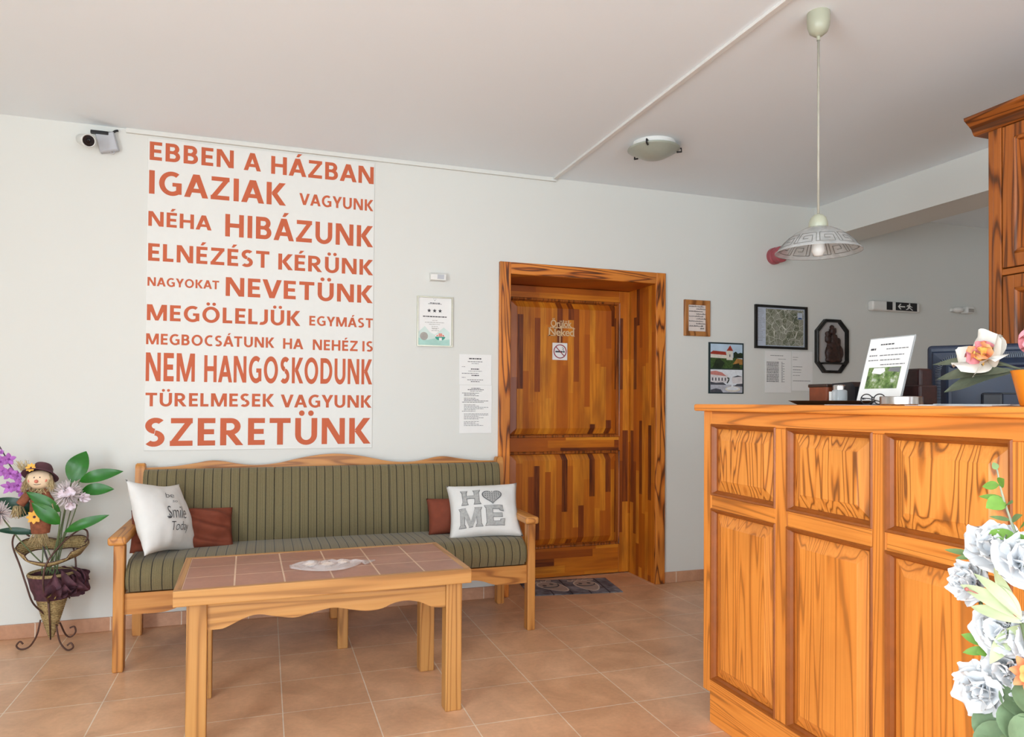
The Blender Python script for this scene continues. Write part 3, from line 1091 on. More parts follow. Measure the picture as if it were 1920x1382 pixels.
# octagonal box frame with a carved figure
rt = thing('octagonal_frame', (3.876, 0, 1.61), 'black octagonal box frame holding a dark carved figure', 'picture frame')
OC = [(3.80, 1.414), (3.95, 1.414), (4.02, 1.495), (4.02, 1.727), (3.945, 1.803), (3.81, 1.803), (3.731, 1.72), (3.731, 1.49)]
occ = Vector((3.876, 1.608))


def oct_ring(bm, prof):
    loops = []
    for k, h in prof:
        loops.append([bm.verts.new((occ.x+(x-occ.x)*k, -h, occ.y+(z-occ.y)*(1-(1-k)*0.8))) for x, z in OC])
    for A, B in zip(loops, loops[1:]):
        for i in range(8):
            bm.faces.new((A[i], A[(i+1) % 8], B[(i+1) % 8], B[i]))
    return loops


b = NB(); oct_ring(b, [(1, 0), (1, 0.026), (0.96, 0.03), (0.875, 0.028), (0.865, 0.002)])
fr = mesh_obj('frame', b, M_blackf, rt)
b = NB(); L = oct_ring(b, [(0.9, 0.003), (0.86, 0.003)]); b.faces.new(L[-1])
mesh_obj('backing', b, plain('frame_backing', 'b9b4b0', 0.8, var=.03), rt)
b = NB(); box(b, 3.775, 3.977, -0.045, 0, 1.478, 1.49, 0.002)
box(b, 3.84, 3.915, -0.05, -0.02, 1.424, 1.432, 0.002)
mesh_obj('ledge', b, M_blackf, rt)
b = NB()
for (x, y, z, r, sc) in ((3.88, -.025, 1.545, .05, (1.35, .5, 1.1)), (3.875, -.025, 1.60, .042, (1.3, .55, 1.2)), (3.88, -.028, 1.655, .034, (1.0, .6, 1.3)), (3.865, -.03, 1.715, .026, (1.0, .8, 1.25)), (3.865, -.024, 1.745, .016, (1.1, .8, 1.0)),
                         (3.825, -.028, 1.66, .024, (1, .7, 1.5)), (3.825, -.03, 1.695, .019, (1, .8, 1.1)), (3.92, -.025, 1.63, .022, (1, .7, 2.0)), (3.90, -.02, 1.72, .008, (1, 1, 3.2)), (3.93, -.025, 1.56, .035, (1, .6, 1.6)), (3.84, -.028, 1.56, .036, (1, .6, 1.6)), (3.88, -.025, 1.51, .05, (1.5, .45, .55))):
    ball(b, (x, y, z), r, 3, sc)
for v in b.verts:
    v.co += Vector((mnoise.noise(v.co*60), mnoise.noise(v.co*55+Vector((9, 0, 0)))*0.5, mnoise.noise(v.co*50)))*0.006
    v.co.y = min(v.co.y, -0.004)
cf = mesh_obj('carved_figure', b, plain('dark_carved_wood', '35201a', 0.5, var=.6, scale=45), rt, True)
rm = cf.modifiers.new('weld', 'REMESH'); rm.mode = 'VOXEL'; rm.voxel_size = 0.004; rm.use_smooth_shade = True

# exit sign
rt = thing('exit_sign', (4.44, 0, 1.92), 'black and white emergency exit sign with arrow and running figure', 'sign')
b = NB(); box(b, 4.214, 4.669, -0.055, 0, 1.884, 1.958, 0.014, seg=3)
mesh_obj('housing', b, M_white, rt)
b = NB()


def ex(pts, mi, k):
    poly(b, [(4.214+u*0.455, -0.055-0.0006*k, 1.884+v*0.074) for u, v in pts], mi)


ex([(.28, .1), (.405, .1), (.405, .92), (.28, .92)], 0, 1)
ex([(.47, .1), (.93, .1), (.93, .92), (.47, .92)], 0, 1)
ex([(.515, .5), (.565, .78), (.59, .78), (.558, .56), (.67, .56), (.67, .44), (.558, .44), (.59, .22), (.565, .22)], 1, 2)
ex([(.765+.016*math.cos(i*PI/5), .80+.075*math.sin(i*PI/5)) for i in range(10)], 1, 2)
ex([(.74, .70), (.775, .72), (.79, .6), (.83, .5), (.825, .45), (.775, .52), (.77, .45), (.81, .32), (.84, .2), (.825, .15), (.785, .3), (.755, .38), (.735, .25), (.69, .2), (.69, .27), (.715, .31), (.735, .5), (.735, .6), (.71, .5), (.70, .52), (.715, .68)], 1, 2)
mesh_obj('sign_face', b, [M_black, M_white], rt)

# red fire alarm sounder on the wall
rt = thing('alarm_sounder', (3.372, 0, 2.227), 'red round fire alarm sounder on the wall behind the pendant lamp', 'alarm')
b = NB(); lathe(b, [(0, 0), (0.058, 0), (0.058, 0.03), (0.05, 0.034), (0.05, 0.055), (0.056, 0.06), (0.056, 0.085), (0.045, 0.095), (0, 0.097)], (0, 0, 0), 28, M=Matrix.Translation((3.372, 0, 2.227)) @ Matrix.Rotation(PI/2, 4, 'X'))
mesh_obj('sounder_body', b, plain('alarm_red', 'a8525a', 0.4), rt, True, 40)

# ---------------------------------------------------------------- bench sofa
so = thing('bench_sofa', (0.36, -0.36, 0), 'long pine bench sofa with olive striped upholstery against the back wall', 'sofa')
for nm, x0, x1 in (('l', -0.618, -0.574), ('r', 1.300, 1.344)):
    b = NB(); box(b, x0, x1, -0.66, -0.605, 0, 0.553, 0.006)
    mesh_obj('leg', b, OP['Z'], so)
b = NB(); box(b, 0.340, 0.388, -0.645, -0.60, 0, 0.262, 0.005)
mesh_obj('leg', b, HP['Z'], so)
b = NB(); box(b, 0.345, 0.39, -0.14, -0.095, 0, 0.3, 0.005)
mesh_obj('leg', b, OP['Z'], so)
for x0, x1 in ((-0.622, -0.578), (1.304, 1.346)):
    b = NB()
    pts = [(-0.14, 0), (-0.08, 0), (-0.078, 0.4), (-0.045, 0.845), (-0.055, 0.862), (-0.09, 0.862), (-0.105, 0.845), (-0.14, 0.4)]
    prism(b, pts, 'X', x0, x1)
    bmesh.ops.bevel(b, geom=b.edges[:], offset=0.004, segments=2, affect='EDGES')
    mesh_obj('back_post', b, OP['Z'], so)
for x0, x1 in ((-0.640, -0.566), (1.284, 1.358)):
    b = NB(); box(b, x0, x1, -0.675, -0.10, 0.553, 0.592, 0.012, seg=3)
    mesh_obj('armrest', b, OP['Y'], so)
# scalloped front rail
prof = [(0, .245), (.13, .243), (.18, .252), (.23, .27), (.28, .278), (.33, .268), (.40, .255), (.47, .252), (.55, .262), (.64, .278), (.72, .272), (.80, .258), (.8975, .253)]
half = [(p.x, p.y) for p in spline([(x, z, 0) for x, z in prof], 4)]
W2 = 1.874/2
ks = W2/0.8975
low = [(-0.574+x*ks, z) for x, z in half] + [(1.300-x*ks, z) for x, z in reversed(half[:-1])]
b = NB(); prism(b, [(-0.574, 0.337)]+low+[(1.300, 0.337)], 'Y', -0.640, -0.615)
mesh_obj('front_rail', b, OP['X'], so)
for x0, x1 in ((-0.605, -0.585), (1.31, 1.33)):
    b = NB(); box(b, x0, x1, -0.605, -0.13, 0.255, 0.337, 0.003)
    mesh_obj('side_rail', b, OP['Y'], so)
b = NB(); box(b, -0.578, 1.304, -0.125, -0.105, 0.26, 0.337, 0.003)
mesh_obj('rear_rail', b, OP['X'], so)
b = NB(); box(b, -0.574, 1.300, -0.615, -0.125, 0.325, 0.337)
mesh_obj('seat_board', b, HP['X'], so)
# seat cushion: rounded front, slightly crowned
sec = [(-0.16, 0.338), (-0.62, 0.338), (-0.648, 0.345), (-0.662, 0.375), (-0.665, 0.405), (-0.655, 0.44), (-0.625, 0.464), (-0.58, 0.473), (-0.48, 0.476), (-0.3, 0.468), (-0.16, 0.46)]
b = NB(); prism(b, sec, 'X', -0.570, 1.296)
bmesh.ops.bevel(b, geom=[e for e in b.edges if abs(e.verts[0].co.x-e.verts[1].co.x) < 1e-6], offset=0.010, segments=3, affect='EDGES')
mesh_obj('seat_cushion', b, M_fab, so, True, 50)
# three leaning back cushions
for x0, x1 in ((-0.576, 0.049), (0.051, 0.659), (0.661, 1.302)):
    sec = [(-0.105, 0.44), (-0.205, 0.44), (-0.222, 0.465), (-0.205, 0.6), (-0.172, 0.8), (-0.155, 0.826), (-0.13, 0.834), (-0.085, 0.83), (-0.10, 0.6)]
    b = NB(); prism(b, sec, 'X', x0, x1)
    bmesh.ops.bevel(b, geom=[e for e in b.edges if abs(e.verts[0].co.x-e.verts[1].co.x) < 1e-6], offset=0.003, segments=2, affect='EDGES')
    mesh_obj('back_cushion', b, M_fab, so, True, 50)
top = [(0, .838), (.12, .842), (.22, .855), (.30, .868), (.36, .866), (.43, .852), (.50, .842), (.58, .842), (.66, .852), (.76, .874), (.86, .890), (.94, .8955)]
hs = [(p.x, p.y) for p in spline([(x, z, 0) for x, z in top], 4)]
tp = [(-0.578+x*1.0011, z) for x, z in hs] + [(1.304-x*1.0011, z) for x, z in reversed(hs[:-1])]
b = NB(); prism(b, [(1.304, 0.78), (-0.578, 0.78)]+tp, 'Y', -0.082, -0.055)
mesh_obj('top_rail', b, OP['X'], so)
b = NB(); prism(b, [(-0.095, 0.34), (-0.083, 0.34), (-0.058, 0.79), (-0.07, 0.79)], 'X', -0.575, 1.30)
mesh_obj('back_board', b, HP['X'], so)


# ---------------------------------------------------------------- cushions on the sofa
def pillow(w_, h_, t_, M, n=26, pinch=0.09, seed=0, amp=0.004, fold=None, ex=0.42):
    bm = NB()

    def P(u, v, s):
        x = w_/2*u*(1-pinch*(1-v*v)*abs(u))
        y = h_/2*v*(1-pinch*(1-u*u)*abs(v))
        e = max(0.0, (1-u*u)*(1-v*v))
        z = t_/2*e**ex
        q = Vector((x*7+seed, y*7, seed*1.7+s))
        z += amp*min(1, e*4)*(mnoise.noise(q*2.2) + 0.6*mnoise.noise(Vector((x*30+seed, y*9, s))))
        if fold:
            z += fold(u, v)*min(1, e*3)
        return M @ Vector((x, y, s*z))
    for s in (1, -1):
        g = [[bm.verts.new(P(-1+2*i/n, -1+2*j/n, s)) for i in range(n+1)] for j in range(n+1)]
        for j in range(n):
            for i in range(n):
                f = bm.faces.new((g[j][i], g[j][i+1], g[j+1][i+1], g[j+1][i]))
    bmesh.ops.remove_doubles(bm, verts=bm.verts[:], dist=0.0004)

    def surf(x, y, d=0.0025):
        u, v = max(-.98, min(.98, 2*x/w_)), max(-.98, min(.98, 2*y/h_))
        p0 = P(u, v, 1)
        n_ = (P(u+.02, v, 1)-P(u-.02, v, 1)).cross(P(u, v+.02, 1)-P(u, v-.02, 1)).normalized()
        return p0 + n_*d
    return bm, surf


# white cushion with the word HOME
Mh = axes((1.125, -0.445, 0.60), (1, -0.19, 0.035), (-0.02, 0.60, 0.80))
pm, sf = pillow(0.395, 0.325, 0.13, Mh, seed=2, amp=0.006)
rt = thing('cushion', (1.125, -0.44, 0.47), 'white cushion with grey HOME lettering at the right end of the sofa', 'cushion')
mesh_obj('cushion_cover', pm, M_cush, rt, True)
M_gry = plain('cushion_print_grey', 'a4a4a2', 0.9, var=0.14, scale=90)
M_gryd = plain('cushion_print_outline', '656567', 0.9)
b = NB()


def drape(bm, pts, fn, d, mi, grow=0.0):
    """a flat patch of print laid over the cushion"""
    cx_, cz_ = sum(q[0] for q in pts)/len(pts), sum(q[1] for q in pts)/len(pts)
    t = bmesh.new()
    vs = []
    for x, z in pts:
        dx, dz = x-cx_, z-cz_
        vs.append(t.verts.new((x+grow*(1 if dx > 0 else -1), z+grow*(1 if dz > 0 else -1), 0)))
    t.faces.new(vs)
    bmesh.ops.triangulate(t, faces=t.faces[:])
    for _ in range(4):
        es = [e for e in t.edges if e.calc_length() > 0.012]
        if not es:
            break
        bmesh.ops.subdivide_edges(t, edges=es, cuts=1); bmesh.ops.triangulate(t, faces=t.faces[:])
    mp = {v: bm.verts.new(fn(v.co.x, v.co.y, d)) for v in t.verts}
    for f in t.faces:
        bm.faces.new([mp[v] for v in f.verts]).material_index = mi
    t.free()


for s, x0, x1, z0, z1 in (('H', -0.120, -0.028, 0.010, 0.100), ('M', -0.138, -0.026, -0.120, -0.012), ('E', 0.006, 0.098, -0.118, -0.004)):
    wd, ps = glyph(s)
    ps = [[(x0+(x1-x0)*a/wd, z0+(z1-z0)*c) for a, c in q] for q in ps]
    sl = []
    for q in ((x0, z0, 1), (x0, z1, -1)) + (() if s == 'E' else ((x1, z0, 1), (x1, z1, -1))):
        g = 1 if q[0] == x0 else -1
        sl.append([(q[0]-0.009*g, q[1]), (q[0]+0.030*g, q[1]), (q[0]+0.024*g, q[1]+0.011*q[2]), (q[0]-0.002*g, q[1]+0.011*q[2])])
    if s == 'E':
        sl += [[(x1-0.004, z0), (x1+0.006, z0+0.034), (x1-0.016, z0+0.03), (x1-0.026, z0)], [(x1-0.004, z1), (x1+0.004, z1-0.032), (x1-0.016, z1-0.028), (x1-0.026, z1)]]
    b = NB()
    for k, q in enumerate(ps+sl):
        drape(b, q, sf, 0.0028, 1, 0.0024)
        drape(b, q, sf, 0.0042+0.0001*(k % 6), 0)
    mesh_obj('printed_letter', b, [M_gry, M_gryd], rt)
b = NB()
heart = []
for i in range(48):
    a = 2*PI*i/48
    heart.append((16*math.sin(a)**3/16, (13*math.cos(a)-5*math.cos(2*a)-2*math.cos(3*a)-math.cos(4*a))/16))
for k, d, mi in ((0.056, 0.003, 1), (0.049, 0.0045, 0)):
    t = bmesh.new()
    for (a0, a1) in zip(heart, heart[1:]+heart[:1]):
        pass
    f = t.faces.new([t.verts.new((0.045+x*k, 0.055+z*k*0.9, 0)) for x, z in heart])
    bmesh.ops.triangulate(t, faces=t.faces[:])
    for _ in range(3):
        es = [e for e in t.edges if e.calc_length() > 0.012]
        if es:
            bmesh.ops.subdivide_edges(t, edges=es, cuts=1); bmesh.ops.triangulate(t, faces=t.faces[:])
    mp = {v: b.verts.new(sf(v.co.x, v.co.y, d)) for v in t.verts}
    for f in t.faces:
        b.faces.new([mp[v] for v in f.verts]).material_index = mi
    t.free()
for i in range(-3, 4):          # small check pattern inside the heart
    for j in range(-3, 3):
        x, z = 0.045+i*0.0125, 0.058+j*0.0125
        if abs(i)*0.0125 + max(0, -j)*0.0125 < 0.042:
            poly(b, [sf(x+dx, z+dz, 0.0055) for dx, dz in ((-.003, -.003), (.003, -.003), (.003, .003), (-.003, .003))], 1)
mesh_obj('printed_heart', b, [M_gry, M_gryd], rt)

# rust cushion half hidden behind it
Mr = axes((1.0, -0.33, 0.562), (1, -0.04, 0), (0, 0.42, 0.9))
pm, _ = pillow(0.32, 0.205, 0.10, Mr, seed=5, amp=0.01, pinch=0.05)
rt = thing('cushion', (1.0, -0.33, 0.47), 'rust brown cushion half hidden behind the HOME cushion', 'cushion')
mesh_obj('cushion_cover', pm, M_rust, rt, True)

# white cushion leaning on the left armrest
al = R(31)
uu = Vector((math.sin(al), math.cos(al), -0.17))
vv = Vector((-0.45, -0.02, 0.89))
Mw = axes((-0.452, -0.43, 0.632), uu, vv)
pm, sw = pillow(0.375, 0.365, 0.17, Mw, seed=8, amp=0.006, pinch=0.13, ex=0.58)
rt = thing('cushion', (-0.45, -0.42, 0.47), 'white cushion with black Smile Today lettering leaning on the left armrest', 'cushion')
mesh_obj('cushion_cover', pm, M_cush, rt, True)
b = NB()
nrm_side = 1
for s, x0, x1, z0, z1, sh in (('be', -0.05, 0.005, 0.072, 0.100, .2), ('so', -0.02, 0.015, 0.045, 0.06, .2), ('Smile', -0.075, 0.06, -0.035, 0.025, 0.25), ('Today', -0.06, 0.065, -0.095, -0.052, .25)):
    text(b, s, x0, x1, z0, z1, lambda x, z: sw(x, z, 0.003), -0.012, 0.95, 0, shear=sh, sub=0.012)
tube(b, [sw(-0.072+0.008*math.cos(a), -0.025+0.01*math.sin(a), .003) for a in [PI+PI*1.4*i/8 for i in range(9)]], 0.0015, 5)
mesh_obj('print', b, M_inkd, rt)

# rust cushion slumped behind the white one
def folds(u, v):
    return 0.024*math.sin(8*v+3*u+1.5*math.sin(2.5*u)) * (0.4+0.6*abs(u))


Mq = axes((-0.375, -0.31, 0.553), (1, 0.16, -0.03), (-0.1, 0.48, 0.86))
pm, _ = pillow(0.46, 0.215, 0.12, Mq, n=40, seed=11, amp=0.01, pinch=0.03, fold=folds)
rt = thing('cushion', (-0.375, -0.31, 0.47), 'crumpled rust brown cushion behind the Smile Today cushion', 'cushion')
mesh_obj('cushion_cover', pm, M_rust, rt, True)

# ---------------------------------------------------------------- tiled coffee table
ct = thing('coffee_table', (0.228, -1.248, 0), 'low pine coffee table with a terracotta tiled top in front of the sofa', 'table')
X0, X1, Y0, Y1 = -0.292, 0.750, -1.526, -0.970
zt = 0.548
e = 0.024
for y0, y1 in ((Y0, Y0+e), (Y1-e, Y1)):
    b = NB(); box(b, X0, X1, y0, y1, 0.494, zt, 0.003)
    mesh_obj('top_border', b, HP['X'], ct)
b = NB()
box(b, X0-0.0005, X0+e, Y0+e, Y1-e, 0.494, zt, 0.002)
mesh_obj('top_border', b, HP['Y'], ct)
b = NB(); box(b, X1-e, X1+0.0005, Y0+e, Y1-e, 0.494, zt, 0.002)
mesh_obj('top_border', b, HP['Y'], ct)
b = NB(); box(b, X0+e, X1-e, Y0+e, Y1-e, 0.52, zt-0.0015)
mesh_obj('tiled_top', b, M_tile, ct)
LX = ((-0.252, -0.186), (0.658, 0.722))
LY = ((-1.494, -1.432), (-1.062, -1.0))
for a in LX:
    for c in LY:
        b = NB(); box(b, a[0], a[1], c[0], c[1], 0, 0.494, 0.004)
        mesh_obj('leg', b, HP['Z'], ct)
pf = [(-0.199, 0.397), (-0.15, 0.396), (-0.13, 0.399), (-0.102, 0.411), (-0.057, 0.430), (-0.016, 0.435), (0.024, 0.426), (0.083, 0.414), (0.119, 0.414), (0.179, 0.427), (0.234, 0.435), (0.277, 0.428), (0.321, 0.418), (0.366, 0.412), (0.417, 0.416), (0.455, 0.431), (0.507, 0.437), (0.56, 0.426), (0.601, 0.406), (0.628, 0.400), (0.665, 0.399)]
pp = [(p.x, p.y) for p in spline([(x, z, 0) for x, z in pf], 3)]
for y0, y1 in ((-1.482, -1.458), (-1.034, -1.012)):
    b = NB(); prism(b, [(0.665, 0.494), (-0.199, 0.494)]+pp, 'Y', y0, y1)
    mesh_obj('apron', b, HP['X'], ct)
for x0, x1 in ((-0.236, -0.212), (0.684, 0.708)):
    b = NB(); box(b, x0, x1, -1.435, -1.06, 0.41, 0.494, 0.002)
    mesh_obj('apron', b, HP['Y'], ct)
ct.rotation_euler = (0, 0, R(1.3))

# crumpled clear bag on the table
t = NT('clear_film')
t.set(Roughness=0.15)
t.base(rgb('f0eeee'))
t.b.inputs['Alpha'].default_value = 0.38
t.b.inputs['Transmission Weight'].default_value = 0.0
rt = thing('plastic_bag', (0.26, -1.28, zt), 'crumpled clear plastic bag lying on the tiled table', 'bag')
b = NB()
nx, ny = 40, 16
g = []
for j in range(ny+1):
    row = []
    for i in range(nx+1):
        u, v = i/nx, j/ny
        x = 0.095 + 0.33*u
        yw = 0.16*(math.sin(PI*min(1, u*1.15+0.06))**0.6 if u < 0.85 else 0.45*(1-u)/0.15+0.10)
        y = -1.275 - 0.04*math.sin(3*u) + (v-0.5)*yw + 0.06*max(0, u-0.6)
        h = math.sin(PI*v)**0.7*(0.030*math.sin(PI*min(1, u*1.1))**0.6)
        h *= 0.45+1.0*abs(mnoise.noise(Vector((u*6, v*3, 3))))+0.2*abs(mnoise.noise(Vector((u*16, v*9, 8))))
        row.append(b.verts.new((x, y, zt+0.001+h)))
    g.append(row)
for j in range(ny):
    for i in range(nx):
        b.faces.new((g[j][i], g[j][i+1], g[j+1][i+1], g[j+1][i]))
mesh_obj('bag_film', b, t.m, rt, False)
b = NB()
for (x, y, r) in ((0.17, -1.29, .016), (0.235, -1.30, .017), (0.295, -1.285, .014)):
    ball(b, (x, y, zt+0.008), r, 2, (1.5, 1, .45))
mesh_obj('contents', b, plain('pale_contents', 'dcc3ae', 0.8, var=.1), rt)

# ---------------------------------------------------------------- door mat
M_mat = NT('mat_boards')
v = M_mat.coords()
nz = M_mat.noise(v, 9, 4, 0.6)
tc = M_mat.n('ShaderNodeTexCoord'); sp = M_mat.n('ShaderNodeSeparateXYZ'); M_mat.l(tc.outputs['Object'], sp.inputs[0])
md = M_mat.math('MODULO', M_mat.math('ADD', sp.outputs[0], 3.03), 0.12)
gap = M_mat.ramp(md, [(0.0, (1, 1, 1, 1)), (0.006, (1, 1, 1, 1)), (0.010, (0, 0, 0, 1))])
M_mat.base(M_mat.mix(gap, M_mat.ramp(nz, [(0.3, rgb('25222e')), (0.5, rgb('6b6870')), (0.7, rgb('94959c'))]), rgb('1d1822')))
M_mat.set(Roughness=0.9)
rt = thing('door_mat', (1.865, 0.095, 0), 'grey printed door mat with two smiling foot soles before the door', 'mat')
b = NB(); box(b, 1.565, 2.165, -0.085, 0.275, 0, 0.006, 0.002)
mesh_obj('mat_base', b, M_mat.m, rt)
b = NB()
for cx, cy, rot in ((1.76, 0.09, 0.5), (1.985, 0.09, 0.1)):
    def mp(x, y, k=1):
        c, s = math.cos(rot), math.sin(rot)
        return (cx+c*x-s*y, cy+s*x+c*y, 0.0062+0.0004*k)
    def ell(x, y, a, bb, mi, k, n=24):
        poly(b, [mp(x+a*math.cos(2*PI*i/n), y+bb*math.sin(2*PI*i/n), k) for i in range(n)], mi)
    def sole(g, mi, k):
        pts = []
        for i in range(32):
            a = 2*PI*i/32
            y = 0.125*math.sin(a)
            wd = 0.072+0.018*math.sin(a)
            pts.append(mp(wd*math.cos(a)*g, y*g, k))
        poly(b, pts, mi)
    sole(1.06, 2, 1); sole(0.95, 0, 2)
    for i in range(5):
        ell(-0.07+0.036*i, 0.135+0.012*math.sin(PI*i/4), 0.019, 0.022, 2, 1, 14)
        ell(-0.07+0.036*i, 0.135+0.012*math.sin(PI*i/4), 0.014, 0.017, 0, 2, 14)
    ell(-0.028, 0.055, 0.013, 0.017, 1, 3, 14); ell(0.03, 0.055, 0.013, 0.017, 1, 3, 14)
    tube(b, [mp(0.06*math.cos(a), 0.03+0.045*math.sin(a), 3) for a in [PI+PI*i/10 for i in range(11)]], 0.004, 5, 1)
mesh_obj('print', b, [plain('mat_sole', 'a8978c', .9), M_inkd, plain('mat_outline', 'cfc3b8', .9)], rt)
rt.rotation_euler = (0, 0, R(-8.5))

# ---------------------------------------------------------------- reception counter
rc = thing('reception_counter', (1.8, -2.75, 0), 'tall flamed pine reception counter with raised panels at right', 'counter')
XF = 1.588
YE = -4.02
b = NB(); box(b, 1.552, 2.06, YE-0.05, -1.80, 1.160, 1.186, 0.006)
mesh_obj('countertop', b, CP['Y'], rc)
b = NB(); box(b, XF+0.03, 2.0, YE, -1.83, 0.02, 1.160)
mesh_obj('carcass', b, CP['Z'], rc)
b = NB(); box(b, XF-0.004, XF+0.03, YE, -1.864, 0, 0.158, 0.003)
mesh_obj('plinth', b, CP['Y'], rc)
b = NB(); box(b, XF, XF+0.032, -1.868, -1.815, 0.107, 1.160, 0.003)
mesh_obj('end_stile', b, CP['Z'], rc)
b = NB(); box(b, XF-0.001, XF+0.03, YE, -1.868, 1.108, 1.160, 0.003)
mesh_obj('top_rail', b, CP['Y'], rc)
cols = [(-2.222, -1.868), (-2.621, -2.281), (-3.014, -2.670), (-3.407, -3.063), (-3.80, -3.456)]
for y0, y1 in ((-2.281, -2.222), (-2.670, -2.621), (-3.063, -3.014), (-3.456, -3.407), (YE, -3.80)):
    b = NB(); box(b, XF-0.001, XF+0.03, y0, y1, 0.158, 1.108, 0.003)
    mesh_obj('stile', b, CP['Z'], rc)
for y0, y1 in cols:
    b = NB(); box(b, XF, XF+0.03, y0, y1, 0.792, 0.848, 0.003)
    mesh_obj('rail', b, CP['Y'], rc)
    for z0, z1 in ((0.848, 1.108), (0.158, 0.792)):
        b = NB()
        rect_rings(b, y0, y1, z0, z1, [(0, -0.018), (0.016, -0.018), (0.052, -0.004), (0.056, -0.002), (0.06, -0.002)], facing_x(XF))
        mesh_obj('raised_panel', b, UP if z0 > 0.5 else CP['Z'], rc)
        b = NB()
        rect_rings(b, y0-0.004, y1+0.004, z0-0.004, z1+0.004, [(0, 0.001), (0.003, 0.006), (0.009, 0.004), (0.012, -0.004), (0.018, -0.012), (0.019, -0.018)], facing_x(XF), fill=False)
        mesh_obj('panel_moulding', b, M_edge, rc)
b = NB(); box(b, 2.0, 2.5, YE, -1.9, 0.965, 0.99, 0.004)
for y in (-1.95, YE+0.05):
    box(b, 2.42, 2.47, y-0.03, y+0.03, 0, 0.965, 0.003)
mesh_obj('work_shelf', b, CP['Y'], rc)

# ---------------------------------------------------------------- tall cabinet behind the counter
cb = thing('tall_cabinet', (2.95, -2.6, 0), 'tall dark pine panelled cabinet with a cornice behind the counter', 'cabinet')
CX = 2.70
b = NB(); box(b, CX+0.022, 3.10, -2.66, -2.107, 0, 2.275, 0.003)
mesh_obj('carcass', b, DP['Z'], cb)
b = NB()
box(b, CX, CX+0.022, -2.130, -2.107, 0, 2.275, 0.003)
box(b, CX-0.004, CX+0.022, -2.163, -2.131, 0, 2.275, 0.003)
mesh_obj('corner_stile', b, DP['Z'], cb)
b = NB()
box(b, CX-0.002, CX+0.022, -2.66, -2.163, 1.692, 1.716, 0.003)
mesh_obj('rail', b, DP['Y'], cb)
b = NB()
prism(b, [(2.69, 2.270), (3.11, 2.270), (3.14, 2.295), (3.16, 2.335), (2.63, 2.335), (2.632, 2.325), (2.672, 2.295), (2.682, 2.275)], 'Y', -2.70, -2.058)
mesh_obj('cornice', b, DP['Y'], cb)
for y0, y1 in ((-2.65, -2.168),):
    for z0, z1 in ((1.720, 2.268), (0.95, 1.688), (0.08, 0.93)):
        b = NB()
        box(b, CX-0.004, CX+0.020, y1-0.045, y1, z0, z1, 0.002)
        box(b, CX-0.004, CX+0.020, y0, y0+0.045, z0, z1, 0.002)
        box(b, CX-0.004, CX+0.020, y0+0.045, y1-0.045, z0, z0+0.05, 0.002)
        box(b, CX-0.004, CX+0.020, y0+0.045, y1-0.045, z1-0.05, z1, 0.002)
        dr = mesh_obj('door', b, DP['Z'], cb)
        b = NB()
        rect_rings(b, y0+0.045, y1-0.045, z0+0.05, z1-0.05, [(0, 0), (0.006, 0.006), (0.014, 0.002), (0.02, -0.014), (0.03, -0.014), (0.06, -0.002), (0.065, -0.002)], facing_x(CX-0.004))
        mesh_obj('door_panel', b, DP['Z'], dr)
        b = NB(); ball(b, (CX-0.02, y0+0.022, (z0+z1)/2), 0.013, 2)
        mesh_obj('knob', b, M_iron, dr, True)

# ---------------------------------------------------------------- monitor, seen from behind
TZ = 1.186
M_navy = plain('navy_monitor_plastic', '12223a', 0.42, var=0.06)
M_navyd = plain('dark_navy_recess', '0b121e', 0.4, var=0.06)
M_vent = plain('vent_ribs', '76828f', 0.4, var=0.06)
mc = Vector((2.265, -2.452, 0.99))
mu = Vector((0.61, -0.79, 0)).normalized()        # to the right as seen by the customer
mn = Vector((-0.79, -0.61, 0)).normalized()       # the back's normal
rt = thing('monitor', (mc.x, mc.y, 0.99), 'dark navy monitor seen from its ribbed back at the right end of the counter', 'monitor')
MM = Matrix(((mu.x, mn.x, 0, mc.x), (mu.y, mn.y, 0, mc.y), (0, 0, 1, 0.99), (0, 0, 0, 1)))   # x right, y out of the back, z up
hw, zb, ztp = 0.185, 0.075, 0.402
b = NB()
box(b, -hw, hw, -0.045, -0.005, zb, ztp, 0.012, M=MM, seg=3)
sh = mesh_obj('shell', b, M_navy, rt)
b = NB()


def mfn(a, c, h):
    return MM @ Vector((a, h, c))


rect_rings(b, -hw+0.012, hw-0.012, zb+0.01, ztp-0.02, [(0, -0.006), (0.006, 0.002), (0.028, 0.006), (0.045, 0.02), (0.052, 0.022), (0.06, 0.018)], mfn)
mesh_obj('rear_bulge', b, M_navy, sh)
b = NB()
path = []
R_ = 0.05
xa, xb_, za, zc = -hw+0.038, hw-0.038, zb+0.03, ztp-0.045
for i in range(40):
    path.append((xa, za+(zc-R_-za)*i/39, -1, 0))
for i in range(1, 14):
    a = PI - PI/2*i/14
    path.append((xa+R_+R_*math.cos(a), zc-R_+R_*math.sin(a), math.cos(a), math.sin(a)))
for i in range(48):
    path.append((xa+R_+(xb_-xa-R_)*i/47, zc, 0, 1))
for x, z, nx_, nz_ in path:
    p0, p1 = mfn(x-nx_*0.003-nz_*0.002, z-nz_*0.003, 0.0225), mfn(x+nx_*0.013+nz_*0.002, z+nz_*0.013, 0.013)
    tube(b, [p0, p1], 0.0011, 4)
mesh_obj('vent_ribs', b, M_vent, sh)
b = NB()
box(b, -0.03, 0.03, -0.012, 0.035, 0.012, 0.24, 0.008, M=MM)
box(b, 0.0, 0.115, 0.0, 0.024, zb+0.16, zb+0.165, 0.001, M=MM)
mesh_obj('stand_neck', b, M_navyd, rt)
b = NB()
lathe(b, [(0, 0), (0.115, 0), (0.115, 0.008), (0.09, 0.016), (0, 0.02)], (0, 0, 0), 32, M=MM @ Matrix.Translation((0, -0.01, 0)) @ Matrix.Diagonal((1.1, 0.85, 1, 1)))
